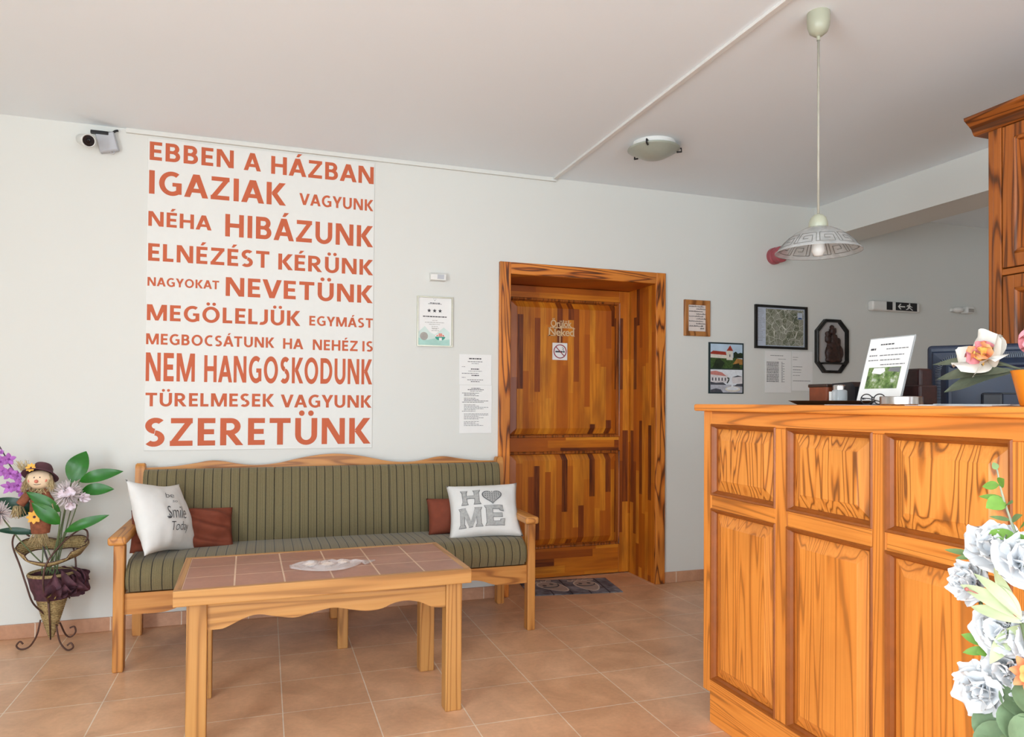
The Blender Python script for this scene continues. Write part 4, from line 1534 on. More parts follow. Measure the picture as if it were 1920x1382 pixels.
mesh_obj('stand_base', b, M_navyd, rt, True, 40)
b = NB(); tube(b, spline([tuple(mfn(-0.09, 0.09, 0.02)), tuple(mfn(-0.05, 0.135, 0.035)), tuple(mfn(0.0, 0.15, 0.036)), tuple(mfn(0.02, 0.10, 0.03)), tuple(mfn(0.03, 0.02, 0.05))]), 0.003, 6)
mesh_obj('cable', b, M_black, rt)

# ---------------------------------------------------------------- things on the counter
rt = thing('tray', (1.80, -2.30, TZ), 'low black tray under the brown box on the counter', 'tray')
b = NB()
rect_rings(b, 1.72, 1.90, -2.475, -2.125, [(0.022, 0), (0, 0.014), (0.004, 0.0145), (0.024, 0.004), (0.026, 0.003)], lambda a, c, h: (a, c, TZ+h))
mesh_obj('tray_body', b, M_black, rt)
M_brown = plain('brown_box_wood', '7a3a1d', 0.5, var=.15)
rt = thing('wooden_box', (1.83, -2.18, TZ+.004), 'small brown wooden box on the black tray', 'box')
b = NB(); box(b, 1.80, 1.875, -2.222, -2.135, TZ+.004, TZ+.068, 0.006)
mesh_obj('box_body', b, M_brown, rt)
b = NB(); box(b, 1.798, 1.877, -2.224, -2.133, TZ+.06, TZ+.072, 0.003)
mesh_obj('lid', b, plain('dark_box_lid', '2f1d14', 0.4), rt)
rt = thing('card_terminal', (1.84, -2.28, TZ+.004), 'black desk gadget between the brown box and the leaflet holder', 'gadget')
b = NB(); prism(b, [(-2.235, TZ+.004), (-2.335, TZ+.004), (-2.335, TZ+.06), (-2.32, TZ+.076), (-2.235, TZ+.072)], 'X', 1.81, 1.88)
mesh_obj('body', b, M_black, rt)
b = NB(); box(b, 1.796, 1.80, -2.262, -2.235, TZ+.004, TZ+.045, 0.001)
tag(mesh_obj('note_card', b, M_paper), 'little white note card standing before the black gadget on the tray', 'card')
rt = thing('jar', (1.775, -2.305, TZ+.004), 'small metal lidded glass jar on the black tray', 'jar')
M_glass = NT('clear_glass'); M_glass.set(Roughness=0.05); M_glass.base(rgb('c6cccf')); M_glass.b.inputs['Alpha'].default_value = 0.45
b = NB(); lathe(b, [(0, 0), (0.022, 0), (0.024, 0.006), (0.024, 0.042), (0.018, 0.047), (0.018, 0.05)], (1.775, -2.305, TZ+.004), 24)
mesh_obj('glass', b, M_glass.m, rt, True)
b = NB(); lathe(b, [(0.020, 0.046), (0.020, 0.058), (0.016, 0.062), (0, 0.063)], (1.775, -2.305, TZ+.004), 24)
mesh_obj('lid', b, M_steel, rt, True, 40)

# leaflet in a leaning clear holder
rt = thing('leaflet_holder', (1.78, -2.47, TZ), 'leaning clear stand with a white printed leaflet and a garden photo', 'leaflet stand')
ub = Vector((0, -1, 0)); vb = Vector((0.058, -0.003, 0.205)).normalized()
cb_ = Vector((1.752, -2.397, TZ+.003)); nb_ = Vector((-1, 0, 0.28)).normalized()


def lf_(u, v, d=0.0):
    return cb_ + ub*u + vb*v + nb_*d


def slab(bm, u0, u1, v0, v1, d0, d1, mi=0):
    P = [lf_(u, v, d) for d in (d0, d1) for u, v in ((u0, v0), (u1, v0), (u1, v1), (u0, v1))]
    vs = [bm.verts.new(p) for p in P]
    for f in ((0, 1, 2, 3), (7, 6, 5, 4), (0, 4, 5, 1), (1, 5, 6, 2), (2, 6, 7, 3), (3, 7, 4, 0)):
        bm.faces.new([vs[i] for i in f]).material_index = mi


b = NB(); slab(b, -0.004, 0.164, 0, 0.216, -0.004, -0.002)
q = [cb_ + ub*u + Vector((dx, 0, -0.002)) for u in (-0.004, 0.164) for dx in (0, 0.1)]
poly(b, [q[0], q[1], q[3], q[2]])
mesh_obj('holder', b, M_glass.m, rt)
b = NB(); slab(b, 0, 0.160, 0.002, 0.212, -0.001, 0)
mesh_obj('page', b, M_paper, rt)
t = NT('garden_photo')
n1 = t.noise(t.coords(), 55, 4, 0.65)
t.base(t.ramp(n1, [(0.33, rgb('33472a')), (0.48, rgb('62803f')), (0.58, rgb('8a9a70')), (0.7, rgb('d5d8d4'))]))
b = NB()
slabs = ((0.045, 0.095, 0.19, .004, 1), (0.01, 0.03, 0.175, .006, 1), (0.07, 0.15, 0.175, .003, 0), (0.01, 0.04, 0.155, .004, 0), (0.05, 0.14, 0.155, .003, 0), (0.01, 0.05, 0.14, .003, 0), (0.055, 0.13, 0.14, .003, 0), (0.06, 0.15, 0.125, .003, 0), (0.02, 0.035, 0.015, .004, 1))
for u0, u1, v, h, mi in slabs:
    u = u0
    while u < u1:
        e = min(u1, u+rng.uniform(.005, .014))
        poly(b, [lf_(a, c, .0006) for a, c in ((u, v), (e, v), (e, v+h), (u, v+h))], mi)
        u = e+.002
poly(b, [lf_(a, c, .0006) for a, c in ((.02, .05), (.14, .05), (.14, .118), (.02, .118))], 2)
poly(b, [lf_(a, c, .0009) for a, c in ((.035, .10), (.07, .095), (.085, .105), (.08, .116), (.04, .116))], 3)
poly(b, [lf_(a, c, .0009) for a, c in ((.095, .105), (.138, .10), (.138, .116), (.10, .116))], 0)
mesh_obj('print', b, [M_ink, M_inkd, t.m, M_paper], rt)

rt = thing('pen_box', (1.87, -2.46, TZ), 'dark maroon upright box behind the leaflet stand', 'box')
M_mar = plain('dark_maroon_leather', '2c1212', 0.45, var=.35, scale=60)
b = NB()
box(b, 1.85, 1.92, -2.545, -2.43, TZ, TZ+.062, 0.006)
mesh_obj('front_tray', b, M_mar, rt)
b = NB(); box(b, 1.90, 1.955, -2.50, -2.34, TZ, TZ+.115, 0.01, seg=3)
mesh_obj('back_box', b, M_mar, rt)
rt = thing('ashtray', (1.70, -2.615, TZ), 'round shiny steel ashtray on the counter', 'ashtray')
b = NB(); lathe(b, [(0, 0.001), (0.052, 0.001), (0.055, 0.004), (0.055, 0.024), (0.053, 0.026), (0.048, 0.022), (0.046, 0.008), (0, 0.006)], (1.70, -2.615, TZ), 36)
mesh_obj('bowl', b, M_steel, rt, True, 40)
rt = thing('eyeglasses', (1.69, -2.53, TZ), 'folded dark rimmed eyeglasses in front of the leaflet stand', 'glasses')
b = NB()
for dy in (-0.024, 0.024):
    tube(b, [(1.69, -2.525+dy+0.021*math.cos(a), TZ+0.018+0.015*math.sin(a)) for a in [2*PI*i/20 for i in range(20)]], 0.0017, 6, 0, True)
tube(b, [(1.69, -2.528, TZ+.022), (1.688, -2.525, TZ+.025), (1.69, -2.522, TZ+.022)], 0.0015, 6)
mesh_obj('rims', b, M_black, rt)
for dy in (-0.045, 0.045):
    b = NB(); tube(b, [(1.69, -2.525+dy, TZ+.022), (1.72, -2.525+dy*0.95, TZ+.02), (1.765, -2.525+dy*0.5, TZ+.006)], 0.0015, 6)
    mesh_obj('temple', b, M_black, rt)


def flat_paper(x0, x1, y0, y1, z, rot, name, label, mat):
    b = NB()
    box(b, x0, x1, y0, y1, z, z+0.0015, M=Matrix.Translation(((x0+x1)/2, (y0+y1)/2, 0)) @ Matrix.Rotation(R(rot), 4, 'Z') @ Matrix.Translation((-(x0+x1)/2, -(y0+y1)/2, 0)))
    tag(mesh_obj(name, b, mat), label, 'paper')


M_leafl = plain('pale_leaflet', 'c9cdd0', 0.4, var=.1, scale=60)
flat_paper(1.63, 1.72, -2.56, -2.40, TZ, 6, 'leaflet', 'grey leaflet lying flat on the counter in front of the tray', M_leafl)
flat_paper(1.62, 1.80, -2.93, -2.70, TZ, 4, 'leaflet', 'pale leaflet lying flat before the monitor, lowest of the pile', M_leafl)
flat_paper(1.64, 1.80, -2.95, -2.72, TZ+.0018, -7, 'leaflet', 'white leaflet in the middle of the pile before the monitor', M_paper)
flat_paper(1.65, 1.78, -2.94, -2.76, TZ+.0036, 12, 'leaflet', 'pale leaflet turned askew on top of the pile before the monitor', M_leafl)

# orange pot with a silk rose
pc = Vector((1.66, -3.035, TZ))
rt = thing('flower_pot', tuple(pc), 'orange ceramic pot at the right end of the counter', 'pot')
b = NB(); lathe(b, [(0, 0.002), (0.040, 0.0), (0.044, 0.003), (0.060, 0.076), (0.062, 0.082), (0.058, 0.083), (0.054, 0.074), (0, 0.07)], pc, 36)
mesh_obj('pot_body', b, plain('orange_glaze', 'e58a24', 0.35, var=.05), rt, True, 50)
b = NB(); lathe(b, [(0.0, 0.0745), (0.054, 0.0745)], pc, 24)
mesh_obj('moss', b, plain('dry_moss', '4d4a30', 0.9, var=.3), rt)


def petal(bm, M, L, W, cup, curl, mi=0, nu=6, nv=7, ruffle=0.0, seed=0.0, round_tip=False):
    """petal growing along +z from the origin, face towards +y"""
    rows = []
    for j in range(nv+1):
        s = j/nv
        wd = W*0.5*(math.sin(PI*min(0.97, 0.12+0.80*s))**0.75)
        if round_tip:
            wd = W*0.5*min(1, 0.15+1.5*s)**0.7*math.sqrt(max(0.04, 1-(max(0, s-0.55)/0.47)**2))
        row = []
        for i in range(nu+1):
            q = -1+2*i/nu
            x = wd*q
            y = cup*W*(q*q)*0.6 - curl*L*s*s + ruffle*L*math.sin(q*7+seed)*s*s
            row.append(bm.verts.new(M @ Vector((x, y, L*s - 0.12*L*q*q*s))))
        rows.append(row)
    for A, B in zip(rows, rows[1:]):
        for i in range(nu):
            f = bm.faces.new((A[i], A[i+1], B[i+1], B[i]))
            f.material_index = mi
            f.smooth = True


def bloom_axes(c, d):
    d = Vector(d).normalized()
    ref = Vector((0, 0, 1)) if abs(d.z) < 0.9 else Vector((1, 0, 0))
    x = ref.cross(d).normalized()
    y = d.cross(x)
    return Matrix(((x.x, y.x, d.x, c[0]), (x.y, y.y, d.y, c[1]), (x.z, y.z, d.z, c[2]), (0, 0, 0, 1)))


M_petw = plain('white_silk_petal', 'd9d5cc', 0.8, var=0.03)
M_petp = plain('pink_silk_petal', 'd98a92', 0.8, var=0.15, scale=80)
M_peto = plain('peach_silk_petal', 'f0a070', 0.8, var=0.12, scale=80)
M_pety = plain('yellow_silk_petal', 'f2c465', 0.8, var=0.1, scale=80)
M_lfd = plain('dusty_green_leaf', '5d6350', 0.7, var=0.2, scale=60)
rose = thing('silk_rose', (1.64, -2.94, 1.30), 'white silk rose with a pink and peach heart in the orange pot', 'flower')
RC = Vector((1.62, -2.93, 1.298))
Mb = bloom_axes(RC, (-0.75, 0.1, 0.62))
b = NB()
for k, (ang, tilt, L, W) in enumerate(((15, 62, .075, .085), (85, 66, .07, .085), (160, 60, .078, .085), (230, 68, .08, .09), (300, 62, .075, .085))):
    petal(b, Mb @ Matrix.Rotation(R(ang), 4, 'Z') @ Matrix.Rotation(R(-tilt), 4, 'X'), L, W, .3, .18, 0, ruffle=.05, seed=k)
for k in range(6):
    petal(b, Mb @ Matrix.Rotation(R(k*60+20), 4, 'Z') @ Matrix.Rotation(R(-30), 4, 'X'), .048, .05, .5, .1, (1, 2, 1, 2, 3, 2)[k], ruffle=.08, seed=k)
for k in range(5):
    petal(b, Mb @ Matrix.Rotation(R(k*72), 4, 'Z') @ Matrix.Translation((0, -0.004, 0)) @ Matrix.Rotation(R(-10), 4, 'X'), .038, .03, .7, -.05, (2, 1, 3, 1, 3)[k])
mesh_obj('bloom', b, [M_petw, M_petp, M_peto, M_pety], rose)
Mb2 = bloom_axes(RC+Vector((.05, -.085, .02)), (-0.4, -0.5, 0.75))
b = NB()
for k in range(7):
    petal(b, Mb2 @ Matrix.Rotation(R(k*51), 4, 'Z') @ Matrix.Rotation(R(-48), 4, 'X'), .055, .055, .4, .15, 1 if k % 2 else 0, ruffle=.06, seed=k)
for k in range(5):
    petal(b, Mb2 @ Matrix.Rotation(R(k*72), 4, 'Z') @ Matrix.Rotation(R(-15), 4, 'X'), .04, .035, .6, 0, 1)
mesh_obj('bloom', b, [M_petp, M_petp], rose)
b = NB(); tube(b, spline([tuple(RC), (1.645, -2.985, 1.275), (pc.x, pc.y, TZ+.07)]), 0.003, 7)
tube(b, spline([tuple(RC+Vector((.05, -.085, .02))), (1.665, -3.02, 1.28), (pc.x, pc.y, TZ+.07)]), 0.003, 7)
mesh_obj('stem', b, M_lfd, rose)
for base, tip, wd in (((1.63, -2.98, 1.268), (1.58, -2.83, 1.255), .045), ((1.64, -2.99, 1.27), (1.58, -2.85, 1.222), .05), ((1.64, -2.98, 1.28), (1.60, -2.80, 1.295), .03), ((1.66, -3.02, 1.28), (1.60, -3.12, 1.26), .05)):
    b = NB(); leaf(b, base, tip, wd, (-.7, -.2, .7), 0.05, .15, wav=.04)
    mesh_obj('leaf', b, M_lfd, rose)

# ---------------------------------------------------------------- pendant lamp and ceiling light
PX, PY = 1.873, -2.10
rt = thing('pendant_lamp', (PX, PY, 2.6), 'glass pendant lamp with a greek key band hanging over the counter', 'lamp')
b = NB(); lathe(b, [(0.039, 0), (0.040, -0.025), (0.038, -0.05), (0.031, -0.070), (0.016, -0.082), (0.006, -0.085), (0.006, -0.1)], (PX, PY, 2.6), 32)
mesh_obj('ceiling_cup', b, M_offw, rt, True, 60)
b = NB(); tube(b, [(PX, PY, 2.505), (PX, PY, 2.2), (PX, PY, 1.87)], 0.0042, 8)
mesh_obj('cord', b, plain('lamp_cord', 'a9a597', 0.5), rt)
b = NB(); lathe(b, [(0.006, 1.872), (0.016, 1.868), (0.026, 1.858), (0.032, 1.842), (0.033, 1.826), (0.03, 1.819)], (PX, PY, 0), 28)
mesh_obj('cap', b, M_offw, rt, True, 60)
t = NT('frosted_shade_glass')
nz = t.noise(t.coords(), 14, 4, 0.6, 1.0)
t.base(t.ramp(nz, [(0.35, rgb('a4a7a6')), (0.65, rgb('c2c4c3'))]))
t.set(Roughness=0.25)
t.b.inputs['Alpha'].default_value = 0.66
RZ, RR, HH = 1.735, 0.145, 0.092


def dome(a, s):
    """point of the shade: a around, s from the rim (0) to the cap (1)"""
    r = RR*(1-0.83*s)
    return Vector((PX+r*math.cos(a), PY+r*math.sin(a), RZ+HH*(1-(r/RR)**2.2)))


b = NB()
pr_ = []
for i in range(15):
    s = i/14
    p = dome(0, s)
    pr_.append((p.x-PX, p.z))
lathe(b, pr_, (PX, PY, 0), 64)
lathe(b, [(RR-0.001, RZ), (RR+0.002, RZ-0.001), (RR+0.002, RZ+0.002), (RR, RZ+0.003)], (PX, PY, 0), 64)
shd = mesh_obj('shade', b, t.m, rt, True)
shd['label'] = 'frosted glass dome shade'
b = NB()
NK = 11
for k in range(NK):
    a0 = 2*PI*k/NK
    da = 2*PI/NK
    key = [(0.0, .12), (0.0, .42), (.80, .42), (.80, .22), (.28, .22), (.28, .32), (.60, .32)]
    key2 = [(.92, .12), (.92, .42)]
    for kk in ([(0.04, .36), (0.04, .08), (.70, .08), (.70, .26), (.26, .26), (.26, .17), (.52, .17)], [(.04, .36), (.88, .36), (.88, .08), (1.04, .08)]):
        pts = []
        for (u0, s0), (u1, s1) in zip(kk, kk[1:]):
            for i in range(5):
                f_ = i/5
                p = dome(a0+da*(u0+(u1-u0)*f_), s0+(s1-s0)*f_)
                pts.append(p)
        pts.append(dome(a0+da*kk[-1][0], kk[-1][1]))
        tube(b, pts, 0.0013, 4)
mesh_obj('key_pattern', b, plain('key_line_grey', '6b6b68', 0.5), shd)
b = NB(); lathe(b, [(0, 1.818), (0.014, 1.818), (0.014, 1.775), (0.021, 1.765), (0.023, 1.738), (0.015, 1.722), (0, 1.718)], (PX, PY, 0), 24)
mesh_obj('bulb', b, M_white, rt, True)

LXc, LYc = 1.982, -0.748
rt = thing('ceiling_light', (LXc, LYc, 2.6), 'round frosted bowl light with black clips on the ceiling', 'lamp')
b = NB(); lathe(b, [(0.115, 0), (0.115, -0.028), (0.11, -0.03)], (LXc, LYc, 2.6), 40)
mesh_obj('base_plate', b, M_white, rt, True, 40)
b = NB(); lathe(b, [(0.138, -0.030), (0.141, -0.034), (0.132, -0.04), (0.102, -0.057), (0.07, -0.074), (0.038, -0.084), (0, -0.087)], (LXc, LYc, 2.6), 48)
mesh_obj('glass_bowl', b, plain('frosted_bowl_glass', '9ea396', 0.3, var=.03), rt, True)
for k, a in enumerate((R(226), R(341), R(104))):
    b = NB()
    ca, sa = math.cos(a), math.sin(a)
    tube(b, [(LXc+ca*0.121, LYc+sa*0.121, 2.574), (LXc+ca*0.150, LYc+sa*0.150, 2.574), (LXc+ca*0.151, LYc+sa*0.151, 2.556), (LXc+ca*0.126, LYc+sa*0.126, 2.553)], 0.005, 8)
    mesh_obj('clip', b, M_black, rt)

# ---------------------------------------------------------------- flower basket in the left corner
M_wick = NT('woven_straw')
v = M_wick.coords(scale=(1, 1, 1))
wv = M_wick.n('ShaderNodeTexWave', Scale=38.0, Distortion=3.0, Detail=2.0, bands_direction='Z')
M_wick.l(v, wv.inputs['Vector'])
nz = M_wick.noise(v, 120, 2)
M_wick.base(M_wick.mix(0.4, M_wick.ramp(wv.outputs['Fac'], [(0.1, rgb('6d5530')), (0.5, rgb('a88d58')), (1, rgb('c7ad78'))]), M_wick.ramp(nz, [(0.35, rgb('5e4a28')), (0.65, rgb('cdb684'))])))
M_wick.set(Roughness=0.85); M_wick.bump(wv.outputs['Fac'], .5, .004)
M_purp = plain('maroon_leaf_cloth', '54303a', 0.75, var=.35, scale=50)
M_gold = plain('gold_leaf_trim', '8d743c', 0.5, .3, var=.2)
bx, by = -0.962, -0.18
bk = thing('flower_basket', (bx, by, 0), 'cone shaped woven straw basket on curled iron feet in the left corner', 'basket')
b = NB()
prof = []
for i in range(40):
    s = i/39
    z = 0.042+0.19*s
    prof.append((0.008+0.056*s**0.9+0.003*abs(math.sin(i*PI/2.0)), z))
lathe(b, prof, (bx, by, 0), 28)
mesh_obj('cone', b, M_wick.m, bk, True)
b = NB(); tube(b, [(bx+0.004, by-0.074, 0.235), (bx+0.004, by-0.045, 0.13), (bx, by-0.012, 0.036)], [.005, .004, .003], 8)
mesh_obj('spine_rod', b, M_iron, bk)
# maroon band and crumpled leaf wrap
b = NB()
rows = []
for j in range(9):
    s = j/8
    row = []
    for i in range(36):
        a = 2*PI*i/36
        r = 0.072+0.032*s+0.006*mnoise.noise(Vector((math.cos(a)*3, math.sin(a)*3, s*3)))
        row.append(b.verts.new((bx+0.0+r*math.cos(a), by+r*0.9*math.sin(a), 0.232+0.118*s+0.012*mnoise.noise(Vector((math.cos(a)*2, math.sin(a)*2, 5)))*s)))
    rows.append(row)
for A, B in zip(rows, rows[1:]):
    for i in range(36):
        b.faces.new((A[i], A[(i+1) % 36], B[(i+1) % 36], B[i])).smooth = True
mesh_obj('cloth_band', b, M_purp, bk, True)
b = NB(); lathe(b, [(0, 0.335), (0.09, 0.335)], (bx, by, 0), 28)
mesh_obj('soil', b, plain('dark_foam', '3b2f25', .95, var=.3), bk)
rl = random.Random(12)
b = NB()
for k in range(13):
    a = R(-75+k*11)
    r = 0.095
    base = (bx+r*math.cos(a)*0.95, by+r*math.sin(a)*0.95, 0.25+rl.uniform(0, .04))
    tip = (bx+(r+.02)*math.cos(a)+rl.uniform(-.03, .03), by+(r+.02)*math.sin(a)-0.01, 0.33+rl.uniform(0, .065))
    tip = (tip[0], tip[1], min(tip[2], .372))
    leaf(b, base, tip, rl.uniform(.065, .1), (math.cos(a), math.sin(a), .2), .3, .35, wav=.22, shape=.7, n=12)
mesh_obj('crumpled_leaves', b, M_purp, bk)
b = NB()
for i in range(7):
    a = R(20+i*40)
    c = Vector((bx+0.035, by-0.105, 0.275))
    leaf(b, c, c+Vector((.035*math.cos(a), -.004, .03*math.sin(a))), .022, (0.2, -1, .1), .1, .2)
mesh_obj('gold_leaf', b, M_gold, bk)
b = NB(); lathe(b, [(0.1, 0.345), (0.103, 0.356), (0.098, 0.36), (0.094, 0.35)], (bx, by, 0), 32)
mesh_obj('straw_rim', b, M_wick.m, bk, True)
# leaf shaped straw collar, high at both sides
b = NB()
rows = [[], []]
N = 48
for i in range(N):
    a = 2*PI*i/N
    side = abs(math.cos(a))**1.4
    front = max(0, -math.sin(a))
    r0, r1 = 0.095+0.02*side, 0.112+0.038*side
    z0 = 0.402+0.035*side+(0.045 if math.sin(a) > 0 else 0)*math.sin(a)
    z1 = z0 + 0.022+0.026*side+0.028*max(0, math.sin(a))
    if -math.sin(a) > 0.75:
        z1 = z0+0.016
    rows[0].append(b.verts.new((bx+r0*math.cos(a), by+r0*.85*math.sin(a), z0)))
    rows[1].append(b.verts.new((bx+r1*math.cos(a), by+r1*.85*math.sin(a), z1)))
for i in range(N):
    b.faces.new((rows[0][i], rows[0][(i+1) % N], rows[1][(i+1) % N], rows[1][i])).smooth = True
co = mesh_obj('straw_collar', b, M_wick.m, bk, True)
sm = co.modifiers.new('thick', 'SOLIDIFY'); sm.thickness = 0.006
b = NB()
for j in (0, 1):
    pts = []
    for i in range(N):
        a = 2*PI*i/N
        side = abs(math.cos(a))**1.4
        r = (0.095+0.02*side) if j == 0 else (0.112+0.038*side)
        z = 0.402+0.035*side+(0.045 if math.sin(a) > 0 else 0)*math.sin(a)
        if j:
            z += 0.022+0.026*side+0.028*max(0, math.sin(a)) if -math.sin(a) <= .75 else .016
        pts.append((bx+r*math.cos(a), by+r*.85*math.sin(a), z))
    tube(b, pts, 0.0025, 6, 0, True)
mesh_obj('collar_wire', b, M_iron, bk)
for pts in ([(-.985, by-.04, .17), (-1.022, by-.075, .235), (-1.046, by-.085, .321), (-1.079, by-.06, .406), (-1.119, by-.02, .486), (-1.125, by, .528), (-1.112, by+.01, .552), (-1.085, by+.01, .55), (-1.06, by+.01, .53)],
            [(-0.955, by-.075, .227), (-0.972, by-.105, .307), (-0.963, by-.10, .413), (-0.908, by-.06, .502), (-0.847, by-.02, .555), (-0.82, by, .549), (-0.814, by, .516), (-0.826, by, .49)],
            [(-0.90, by+.06, .24), (-0.88, by+.08, .34), (-0.90, by+.10, .46), (-0.95, by+.10, .50)]):
    b = NB(); tube(b, spline(pts), 0.0042, 8)
    mesh_obj('handle', b, M_iron, bk)
for pts in ([(-1.0, by-.03, .138), (-1.015, by-.03, .066), (-1.046, by-.02, .014), (-1.081, by-.02, .0045), (-1.099, by-.02, .022), (-1.085, by-.02, .041), (-1.072, by-.02, .028)],
            [(-0.931, by+.02, .104), (-0.914, by+.05, .038), (-0.894, by+.06, .020), (-0.873, by+.06, .04), (-0.878, by+.06, .068), (-0.898, by+.06, .064)],
            [(-0.935, by-.03, .11), (-0.91, by-.07, .04), (-0.873, by-.10, .006), (-0.845, by-.11, .018), (-0.855, by-.11, .04), (-0.87, by-.11, .03)]):
    b = NB(); tube(b, spline(pts), 0.004, 8)
    mesh_obj('foot', b, M_iron, bk)

M_gr = plain('glossy_green_leaf', '226a1a', 0.32, var=.18, scale=25)
M_gr2 = plain('deep_green_leaf', '0f3d2a', 0.35, var=.2, scale=25)
M_stem = plain('green_stem', '62704a', 0.6, var=.15)
core = (bx, by, 0.35)
LV = [('broad upright glossy green leaf at the top of the left corner basket', (-.885, -.19, .785), (-.832, -.16, .935), .098, 0, .1),
      ('long bright green leaf reaching right, topmost of the right-pointing leaves', (-.85, -.20, .79), (-.66, -.22, .838), .062, 0, .12),
      ('green leaf pointing right just below the topmost right-pointing leaf', (-.84, -.20, .745), (-.695, -.23, .752), .06, 0, .08),
      ('dark green leaf crossing before the scarecrow doll, the upper of two', (-.912, -.26, .655), (-1.045, -.29, .757), .055, 0, .05),
      ('green leaf crossing before the scarecrow doll, the lower of two', (-.912, -.27, .598), (-1.02, -.30, .708), .068, 0, .06),
      ('pointed green leaf low at the right of the left corner basket', (-.90, -.24, .555), (-.712, -.25, .630), .05, 0, .08),
      ('dark bluish green leaf reaching left below the purple orchid', (-1.03, -.19, .66), (-1.215, -.20, .715), .058, 1, .15),
      ('narrow dark green leaf reaching left just above the basket', (-1.02, -.20, .55), (-1.19, -.21, .574), .034, 1, .1),
      ('dark drooping leaf behind the straw hand of the scarecrow', (-1.035, -.19, .695), (-1.10, -.20, .628), .05, 1, .1)]
for lab, base, tip, wd, dk, bend in LV:
    rt = thing('silk_leaf', base, lab, 'leaf', 'silk leaves in the corner basket')
    b = NB(); leaf(b, base, tip, wd, (0.1, -1, .35), bend, .12, n=12, shape=0.9, wav=.05)
    mesh_obj('blade', b, [M_gr, M_gr2][dk], rt)
    b = NB(); tube(b, spline([base, ((base[0]*1.3+core[0])/2.3, (base[1]+core[1])/2, (base[2]*1.2+core[2])/2.2), (core[0]+rl.uniform(-.04, .05), core[1]-.02, core[2])]), 0.0028, 6)
    mesh_obj('stem', b, M_stem, rt)


def spiky(c, d, r, label, extra=0):
    rt = thing('silk_chrysanthemum', c, label, 'flower', 'spiky pale flowers in the corner basket')
    Mx = bloom_axes(c, d)
    b = NB()
    rr = random.Random(int(abs(c[0])*1000))
    for k in range(210):
        th = math.acos(1-1.35*rr.random()); ph = rr.uniform(0, 2*PI)
        dv = Vector((math.sin(th)*math.cos(ph), math.sin(th)*math.sin(ph), math.cos(th)))
        L = r*rr.uniform(.8, 1.05)
        p1 = dv*L*0.6; p2 = dv*L+Vector((0, 0, .12*L))
        tube(b, [tuple(Mx @ (dv*0.006)), tuple(Mx @ p1), tuple(Mx @ p2)], [.0014, .0023, .0011], 4, 0 if th > .5 else 1)
    bl = mesh_obj('bloom', b, [plain('pale_mauve_spikes', 'ddd0d0', .8, var=.1), plain('mauve_heart', 'b39aa2', .8, var=.1)], rt)
    b = NB(); tube(b, spline([c, ((c[0]+core[0])/2, (c[1]+core[1])/2-.01, (c[2]+core[2])/2-.01), (core[0]+.01, core[1]-.02, core[2])]), 0.0032, 6)
    mesh_obj('stem', b, M_stem, rt)
    return rt


m1 = spiky((-.888, -.235, .735), (.05, -1, .25), .068, 'round spiky pale flower right of the scarecrow doll')
b = NB()
M_pal = plain('pale_lilac_petal', 'e3d6de', .8, var=.05)
for (c, d, s) in (((-.866, -.295, .748), (.1, -1, .3), .032), ((-.895, -.298, .742), (-.2, -1, .2), .026), ((-.822, -.25, .715), (.8, -.6, .1), .034), ((-.866, -.285, .69), (.1, -.9, -.5), .03)):
    Mx = bloom_axes(c, d)
    for k in range(6):
        petal(b, Mx @ Matrix.Rotation(R(k*60+9), 4, 'Z') @ Matrix.Rotation(R(-60+20*(k % 2)), 4, 'X'), s, s*.9, .4, .15, 0, ruffle=.1, seed=k, nu=4, nv=4)
mesh_obj('small_petals', b, M_pal, m1)
spiky((-1.172, -.22, .652), (-.1, -1, .25), .062, 'round spiky pale flower at the left edge of the photo')

# purple orchid spray
rt = thing('silk_orchid', (-1.12, -.2, .85), 'purple orchid spray arching left above the corner basket', 'flower')
b = NB(); tube(b, spline([(-1.20, -.2, 1.0), (-1.165, -.2, .935), (-1.135, -.2, .872), (-1.095, -.2, .80), (-1.06, -.2, .70), (-1.0, -.2, .5), (core[0], core[1], core[2])]), 0.003, 6)
mesh_obj('stem', b, plain('orchid_stem', '4a3b45', .6), rt)
M_orc = plain('purple_orchid_petal', 'b56fc0', .7, var=.15, scale=60)
for c, d, s in (((-1.135, -.225, .905), (.3, -1, .1), .034), ((-1.168, -.22, .893), (-.3, -1, .2), .034), ((-1.155, -.23, .85), (-.2, -1, -.1), .034), ((-1.128, -.23, .838), (.2, -1, 0), .036),
                ((-1.10, -.225, .825), (.5, -1, .2), .03), ((-1.13, -.23, .775), (-.3, -1, -.1), .036), ((-1.095, -.235, .782), (.2, -1, .1), .038), ((-1.082, -.22, .752), (.3, -1, -.3), .028), ((-1.17, -.21, .937), (0, -1, .3), .016)):
    Mx = bloom_axes(c, d)
    b = NB()
    for k in range(5):
        petal(b, Mx @ Matrix.Rotation(R(k*72+rl.uniform(-8, 8)), 4, 'Z') @ Matrix.Rotation(R(-68), 4, 'X'), s, s*.62, .3, .12, 0, nu=4, nv=5, ruffle=.05, seed=k)
    ball(b, tuple(Mx @ Vector((0, 0, .004))), s*.16, 1, mi=1)
    mesh_obj('blossom', b, [M_orc, plain('orchid_heart', '8e3f95', .7)], rt)

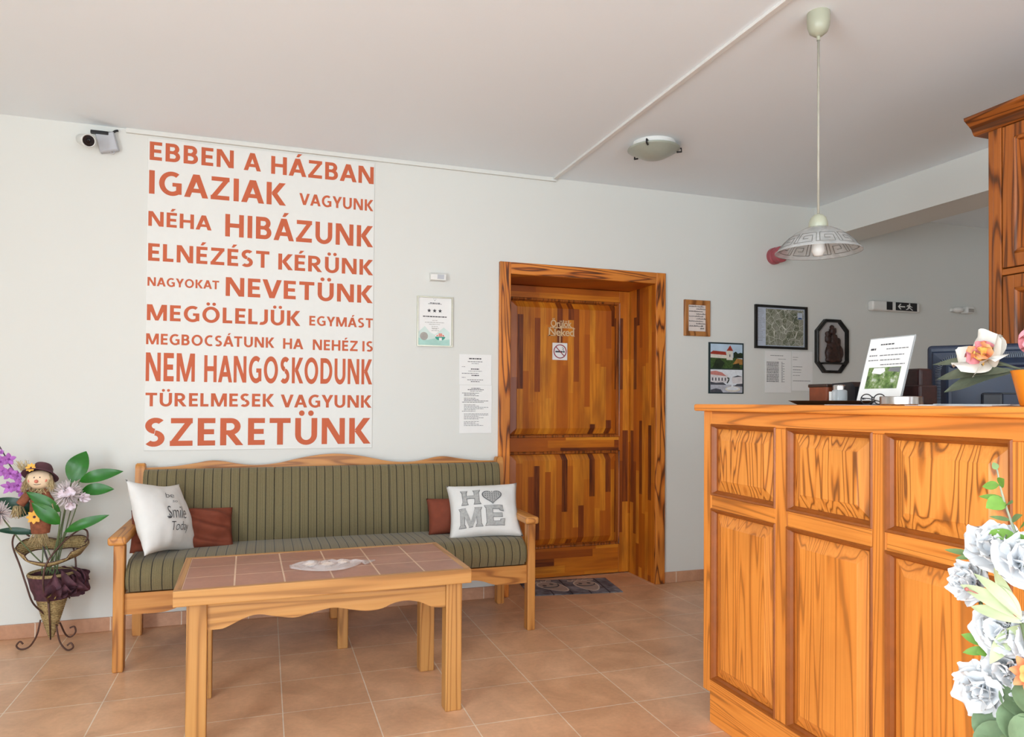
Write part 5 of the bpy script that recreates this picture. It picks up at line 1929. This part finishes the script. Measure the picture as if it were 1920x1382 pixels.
# scarecrow doll
M_skin = plain('doll_cloth_face', 'e9cfae', .85, var=.04)
M_hat = plain('maroon_felt', '5a363e', .9, var=.1)
M_straw = plain('raffia_straw', 'c9b488', .85, var=.2, scale=80)
M_star = plain('yellow_felt_star', 'f0b552', .85, var=.06)
M_patch = plain('brown_patch_cloth', '8a5138', .9, var=.25, scale=60)
M_blush = plain('doll_blush', 'd7806b', .85)
dl = thing('scarecrow_doll', (-1.005, -.23, .5), 'straw haired cloth scarecrow doll in a maroon hat standing in the corner basket', 'doll')
hc = Vector((-1.005, -.245, .808))
b = NB()
prism_body = [(.012, .77, .018), (.03, .755, .026), (.045, .72, .03), (.047, .66, .034), (.044, .60, .034), (.038, .555, .03)]
lathe(b, [(0, .775)]+[(r, z) for r, z, _ in prism_body]+[(0, .548)], (hc.x+.004, -.235, 0), 20, M=Matrix.Translation((hc.x+.006, -.235, 0)) @ Matrix.Diagonal((1, .7, 1, 1)))
tube(b, spline([(hc.x-.02, -.24, .755), (-1.05, -.25, .735), (-1.078, -.255, .695)]), [.02]*13, 10)
tube(b, spline([(hc.x+.02, -.24, .755), (-.975, -.25, .735), (-.955, -.255, .70)]), [.018]*13, 10)
bdy = mesh_obj('body', b, M_patch, dl, True)
b = NB(); ball(b, hc, .050, 3, (1.14, .8, .9))
hd = mesh_obj('head', b, M_skin, dl, True)
b = NB()
fy = hc.y-.037
ball(b, (hc.x-.002, fy-.004, hc.z-.004), .0085, 2, mi=0)
for dx in (-.03, .03):
    ball(b, (hc.x+dx, hc.y-.028, hc.z-.002), .010, 2, (1, .5, 1), mi=0)
for dx in (-.011, .011):
    ball(b, (hc.x+dx, fy+.0015, hc.z+.012), .0048, 2, (.8, .5, 1.1), mi=1)
tube(b, [(hc.x+.026*math.cos(a), fy-.0005+.010*abs(math.cos(a))**2, hc.z-.002+.018*math.sin(a)) for a in [PI+PI*(.12+.76*i/12) for i in range(13)]], .0011, 5, 1)
mesh_obj('face', b, [M_blush, M_inkd], hd)
b = NB()
for k in range(150):
    a = rl.uniform(R(-205), R(25))
    a2 = rl.choice((R(200), R(-20)))+rl.uniform(-.7, .7)
    p0 = hc+Vector((.046*math.cos(a2), rl.uniform(-.02, .02), .026+.010*math.sin(a2)))
    p1 = hc+Vector((.058*math.cos(a2)+rl.uniform(-.008, .008), rl.uniform(-.045, .01), -.02+rl.uniform(-.02, .01)))
    p2 = p1+Vector((rl.uniform(-.012, .012), rl.uniform(-.008, .008), rl.uniform(-.03, -.012)))
    tube(b, [p0, p1, p2], .0011, 3)
for k in range(45):
    p0 = hc+Vector((rl.uniform(-.075, -.04), rl.uniform(-.02, .01), .045))
    tube(b, [p0, p0+Vector((rl.uniform(-.03, .01), rl.uniform(-.015, .01), rl.uniform(.015, .05)))], .001, 3)
mesh_obj('straw_hair', b, M_straw, hd)
b = NB()
Mh_ = Matrix.Translation(hc+Vector((.002, .016, .026))) @ Matrix.Rotation(R(8), 4, 'Y') @ Matrix.Rotation(R(-32), 4, 'X')
lathe(b, [(.078, -.012), (.062, 0), (.047, .008), (.044, .03), (.034, .046), (.012, .054), (0, .055)], (0, 0, 0), 28, M=Mh_)
ht = mesh_obj('hat', b, M_hat, dl, True)
ht.modifiers.new('thick', 'SOLIDIFY').thickness = .003


def star(c, d, r, mi0=0, mi1=1):
    bb = NB()
    Mx = bloom_axes(c, d)
    for k in range(8):
        petal(bb, Mx @ Matrix.Rotation(R(k*45), 4, 'Z') @ Matrix.Rotation(R(-75), 4, 'X'), r, r*.62, .2, 0, mi0, nu=2, nv=3)
    ball(bb, c, r*.2, 2, (1, .6, 1), mi=mi1)
    return bb


mesh_obj('hat_flower', star(hc+Vector((-.024, -.040, .060)), (-.2, -1, .5), .024), [M_star, M_hat], ht)
mesh_obj('belt_flower', star(Vector((-1.015, -.275, .637)), (0, -1, .1), .034), [M_star, M_hat], dl)
for nm, c, n_, sx, dz in (('straw_hand', (-1.085, -.26, .69), 60, .03, -.06), ('straw_hand', (-.952, -.26, .698), 40, .02, -.045), ('straw_feet', (-1.0, -.24, .565), 110, .038, -.075), ('straw_collar', (-1.003, -.255, .768), 60, .035, -.03)):
    b = NB()
    for k in range(n_):
        p0 = Vector(c)+Vector((rl.uniform(-sx, sx)*.6, rl.uniform(-.018, .014), 0))
        p1 = p0+Vector((rl.uniform(-sx, sx)*.8, rl.uniform(-.012, .01), dz*rl.uniform(.6, 1)))
        tube(b, [p0, p1], .0012, 3)
    mesh_obj(nm, b, M_straw, dl)

# ---------------------------------------------------------------- white silk bouquet before the counter
vs_ = thing('floor_vase', (1.27, -3.335, 0), 'tall white floor vase holding the white silk bouquet', 'vase')
b = NB(); lathe(b, [(0, 0), (.085, 0), (.09, .01), (.075, .12), (.085, .3), (.07, .42), (.055, .46), (.062, .48), (.056, .479), (.05, .46), (0, .44)], (1.27, -3.335, 0), 36)
mesh_obj('vase_body', b, plain('white_glaze', 'e6e4df', .25, var=.02), vs_, True, 60)
vc = (1.27, -3.335, .46)


def stem_to(o, c, mat=None, r=.0035):
    b = NB(); tube(b, spline([c, ((c[0]*1.2+vc[0])/2.2, (c[1]*1.0+vc[1])/2-.01, (c[2]+vc[2])/2), vc]), r, 6)
    mesh_obj('stem', b, mat or M_stem, o)


M_wp = plain('pure_white_petal', 'e2e3e5', .7, var=.01)
WH = [('white carnation topmost in the bouquet, against the middle panel', (1.25, -3.235, .925), .062, (-.4, -.3, .6)),
      ('white carnation at the upper right edge of the bouquet', (1.24, -3.285, .915), .062, (-.2, -.7, .5)),
      ('white carnation at the upper left of the bouquet', (1.235, -3.200, .862), .047, (-.8, .2, .2)),
      ('white carnation in the middle of the bouquet, below the pale lily', (1.235, -3.255, .788), .056, (-.5, -.5, .3)),
      ('white carnation at the right edge beside the orange flower', (1.25, -3.30, .785), .05, (-.3, -.8, .2)),
      ('white carnation below the green sprig, above the lowest one', (1.245, -3.26, .725), .055, (-.5, -.4, 0)),
      ('lowest white carnation at the left side of the bouquet', (1.225, -3.232, .680), .058, (-.7, -.1, -.1)),
      ('white carnation tucked under the round green leaves', (1.245, -3.285, .575), .05, (-.6, -.3, .1))]
for idx, (lab, c, r, d) in enumerate(WH):
    rt = thing('white_carnation', c, lab, 'flower', 'white carnations in the bouquet')
    b = NB()
    rr = random.Random(idx+40)
    Mx = bloom_axes(c, d)
    for ring, (cnt, tilt, L, W) in enumerate(((7, 92, 1.0, 1.0), (7, 68, .98, .95), (6, 44, .9, .85), (5, 22, .8, .7), (3, 6, .7, .55))):
        for k in range(cnt):
            petal(b, Mx @ Matrix.Rotation(R(k*360/cnt+rr.uniform(-14, 14)+ring*17), 4, 'Z') @ Matrix.Rotation(R(-tilt+rr.uniform(-9, 9)), 4, 'X'),
                  r*L*rr.uniform(.88, 1.02), r*W*1.05, .22, .24, 0, nu=8, nv=8, ruffle=.035, seed=rr.uniform(0, 6), round_tip=True)
    mesh_obj('bloom', b, M_wp, rt)
    stem_to(rt, c)
# eucalyptus sprig rising above
M_euc = plain('fresh_green_leaf', '6c963a', .6, var=.14, scale=50)
M_eud = plain('grey_green_leaf', '6f8a55', .6, var=.15, scale=50)
rt = thing('eucalyptus_sprig', (1.24, -3.27, 1.0), 'thin green leaved sprig rising above the white bouquet', 'sprig')
sp_ = [(1.255, -3.232, 1.072), (1.25, -3.245, 1.03), (1.245, -3.265, .985), (1.245, -3.285, .94), (1.25, -3.31, .90), vc]
b = NB(); tube(b, spline(sp_), [.0016]*6+[.002]*6+[.0025]*19, 6)
mesh_obj('stem', b, plain('sprig_stem', '9aa08a', .6), rt)
for base, tip, wd, m in (((1.25, -3.240, 1.045), (1.24, -3.215, 1.040), .018, 0), ((1.25, -3.240, 1.045), (1.24, -3.256, 1.058), .02, 0), ((1.25, -3.247, 1.022), (1.235, -3.212, 1.022), .012, 0), ((1.25, -3.25, 1.02), (1.22, -3.238, 1.005), .03, 0), ((1.25, -3.253, 1.012), (1.24, -3.272, 1.018), .016, 1),
                         ((1.246, -3.265, .985), (1.24, -3.228, .988), .009, 1), ((1.246, -3.265, .985), (1.235, -3.292, 1.0), .014, 1), ((1.245, -3.275, .965), (1.22, -3.305, .985), .038, 0), ((1.245, -3.275, .958), (1.225, -3.236, .962), .022, 0),
                         ((1.245, -3.282, .945), (1.23, -3.305, .962), .03, 0), ((1.247, -3.295, .92), (1.24, -3.33, .935), .03, 0), ((1.247, -3.30, .915), (1.215, -3.255, .918), .016, 1), ((1.25, -3.305, .905), (1.22, -3.27, .902), .020, 1), ((1.255, -3.232, 1.072), (1.25, -3.228, 1.085), .012, 1)):
    b = NB(); leaf(b, base, tip, wd, (-.6, -.6, .5), .03, .06, n=6, shape=.8)
    mesh_obj('leaf', b, [M_euc, M_eud][m], rt)
# grey-green tuft at upper left
rt = thing('leaf_tuft', (1.235, -3.20, .92), 'grey green leaf tuft at the upper left of the bouquet', 'sprig')
for base, tip, wd in (((1.235, -3.212, .912), (1.215, -3.158, .916), .012), ((1.235, -3.212, .912), (1.225, -3.20, .935), .014), ((1.235, -3.212, .912), (1.235, -3.225, .938), .012), ((1.235, -3.212, .912), (1.21, -3.185, .905), .010)):
    b = NB(); leaf(b, base, tip, wd, (-.6, -.6, .5), .05, .1, n=6)
    mesh_obj('leaf', b, M_eud, rt)
stem_to(rt, (1.235, -3.212, .912))
# pale green lily
M_lily = plain('pale_green_lily', 'bcc69c', .7, var=.06, scale=40)
rt = thing('silk_lily', (1.22, -3.30, .83), 'pale green lily with long curling petals across the white bouquet', 'flower')
for base, tip, wd, bend in (((1.215, -3.305, .825), (1.185, -3.215, .868), .026, .12), ((1.215, -3.305, .825), (1.195, -3.235, .892), .02, .15), ((1.215, -3.305, .83), (1.20, -3.265, .905), .02, -.15), ((1.215, -3.305, .82), (1.185, -3.235, .833), .022, .1), ((1.215, -3.30, .815), (1.19, -3.268, .745), .028, -.25), ((1.215, -3.305, .83), (1.2, -3.262, .88), .024, .1)):
    b = NB(); leaf(b, base, tip, wd, (-.6, -.7, .4), bend, .2, n=10)
    mesh_obj('petal', b, M_lily, rt)
b = NB(); tube(b, spline([(1.21, -3.30, .83), (1.19, -3.25, .855), (1.18, -3.232, .862)]), .0012, 5); ball(b, (1.18, -3.232, .862), .004, 1)
mesh_obj('stamen', b, plain('stamen_red', 'b06a62', .7), rt)
stem_to(rt, (1.215, -3.305, .82))
# small green sprig in the middle
rt = thing('leaf_sprig', (1.225, -3.235, .76), 'small bright green leaf sprig in the middle of the bouquet', 'sprig')
for base, tip, wd in (((1.225, -3.245, .762), (1.20, -3.205, .772), .02), ((1.225, -3.245, .762), (1.205, -3.225, .79), .024), ((1.225, -3.245, .762), (1.21, -3.25, .79), .02), ((1.225, -3.245, .755), (1.195, -3.212, .742), .016), ((1.225, -3.245, .755), (1.2, -3.235, .748), .02)):
    b = NB(); leaf(b, base, tip, wd, (-.6, -.6, .4), .05, .1, n=6)
    mesh_obj('leaf', b, M_euc, rt)
stem_to(rt, (1.225, -3.245, .757))
# orange flower at the right edge
rt = thing('orange_silk_flower', (1.22, -3.318, .735), 'small orange flower at the right edge of the bouquet', 'flower')
Mx = bloom_axes((1.22, -3.318, .738), (-.5, -.7, .2))
b = NB()
for ring, (cnt, tilt, L) in enumerate(((9, 80, .038), (8, 55, .034), (6, 25, .026))):
    for k in range(cnt):
        petal(b, Mx @ Matrix.Rotation(R(k*360/cnt+ring*20), 4, 'Z') @ Matrix.Rotation(R(-tilt), 4, 'X'), L, .018, .3, .1, ring % 2, nu=3, nv=4)
mesh_obj('bloom', b, [plain('coral_petal', 'ef9163', .8, var=.1), plain('peach_yellow_petal', 'f2b06a', .8, var=.1)], rt)
stem_to(rt, (1.22, -3.318, .73))
# round eucalyptus leaves low at the right
M_rl = plain('sage_round_leaf', '6d8460', .6, var=.18, scale=40)
rt = thing('round_leaf_cluster', (1.22, -3.28, .63), 'cluster of round sage green leaves low in the bouquet', 'foliage')
for (c, s, d) in (((1.215, -3.262, .628), .040, (-.7, -.4, .5)), ((1.205, -3.272, .598), .042, (-.6, -.6, .4)), ((1.215, -3.298, .648), .036, (-.5, -.7, .5)), ((1.215, -3.315, .635), .036, (-.4, -.8, .3)), ((1.225, -3.29, .682), .03, (-.5, -.6, .7)), ((1.205, -3.255, .575), .034, (-.6, -.3, .1)), ((1.225, -3.31, .69), .03, (-.3, -.7, .6)), ((1.21, -3.30, .60), .036, (-.5, -.7, .2))):
    b = NB()
    Mx = bloom_axes(c, d)
    ring0 = [b.verts.new(Mx @ Vector((s*.95*math.cos(a), s*math.sin(a), .22*s*(1+0.3*math.sin(2*a))))) for a in [2*PI*i/20 for i in range(20)]]
    ring1 = [b.verts.new(Mx @ Vector((s*.5*math.cos(a), s*.5*math.sin(a), .06*s))) for a in [2*PI*i/20 for i in range(20)]]
    c0 = b.verts.new(Mx @ Vector((0, 0, -.02*s)))
    for i in range(20):
        b.faces.new((ring0[i], ring0[(i+1) % 20], ring1[(i+1) % 20], ring1[i])).smooth = True
        b.faces.new((ring1[i], ring1[(i+1) % 20], c0)).smooth = True
    mesh_obj('leaf', b, M_rl, rt)
stem_to(rt, (1.225, -3.285, .61))
rt = thing('pale_leaf', (1.21, -3.30, .57), 'large pale yellow green leaf at the bottom edge of the bouquet', 'leaf')
b = NB(); leaf(b, (1.23, -3.33, .60), (1.19, -3.255, .555), .06, (-.6, -.5, .6), .1, .1, n=8)
mesh_obj('blade', b, plain('pale_lime_leaf', 'b4c48e', .65, var=.08), rt)
stem_to(rt, (1.23, -3.33, .60))
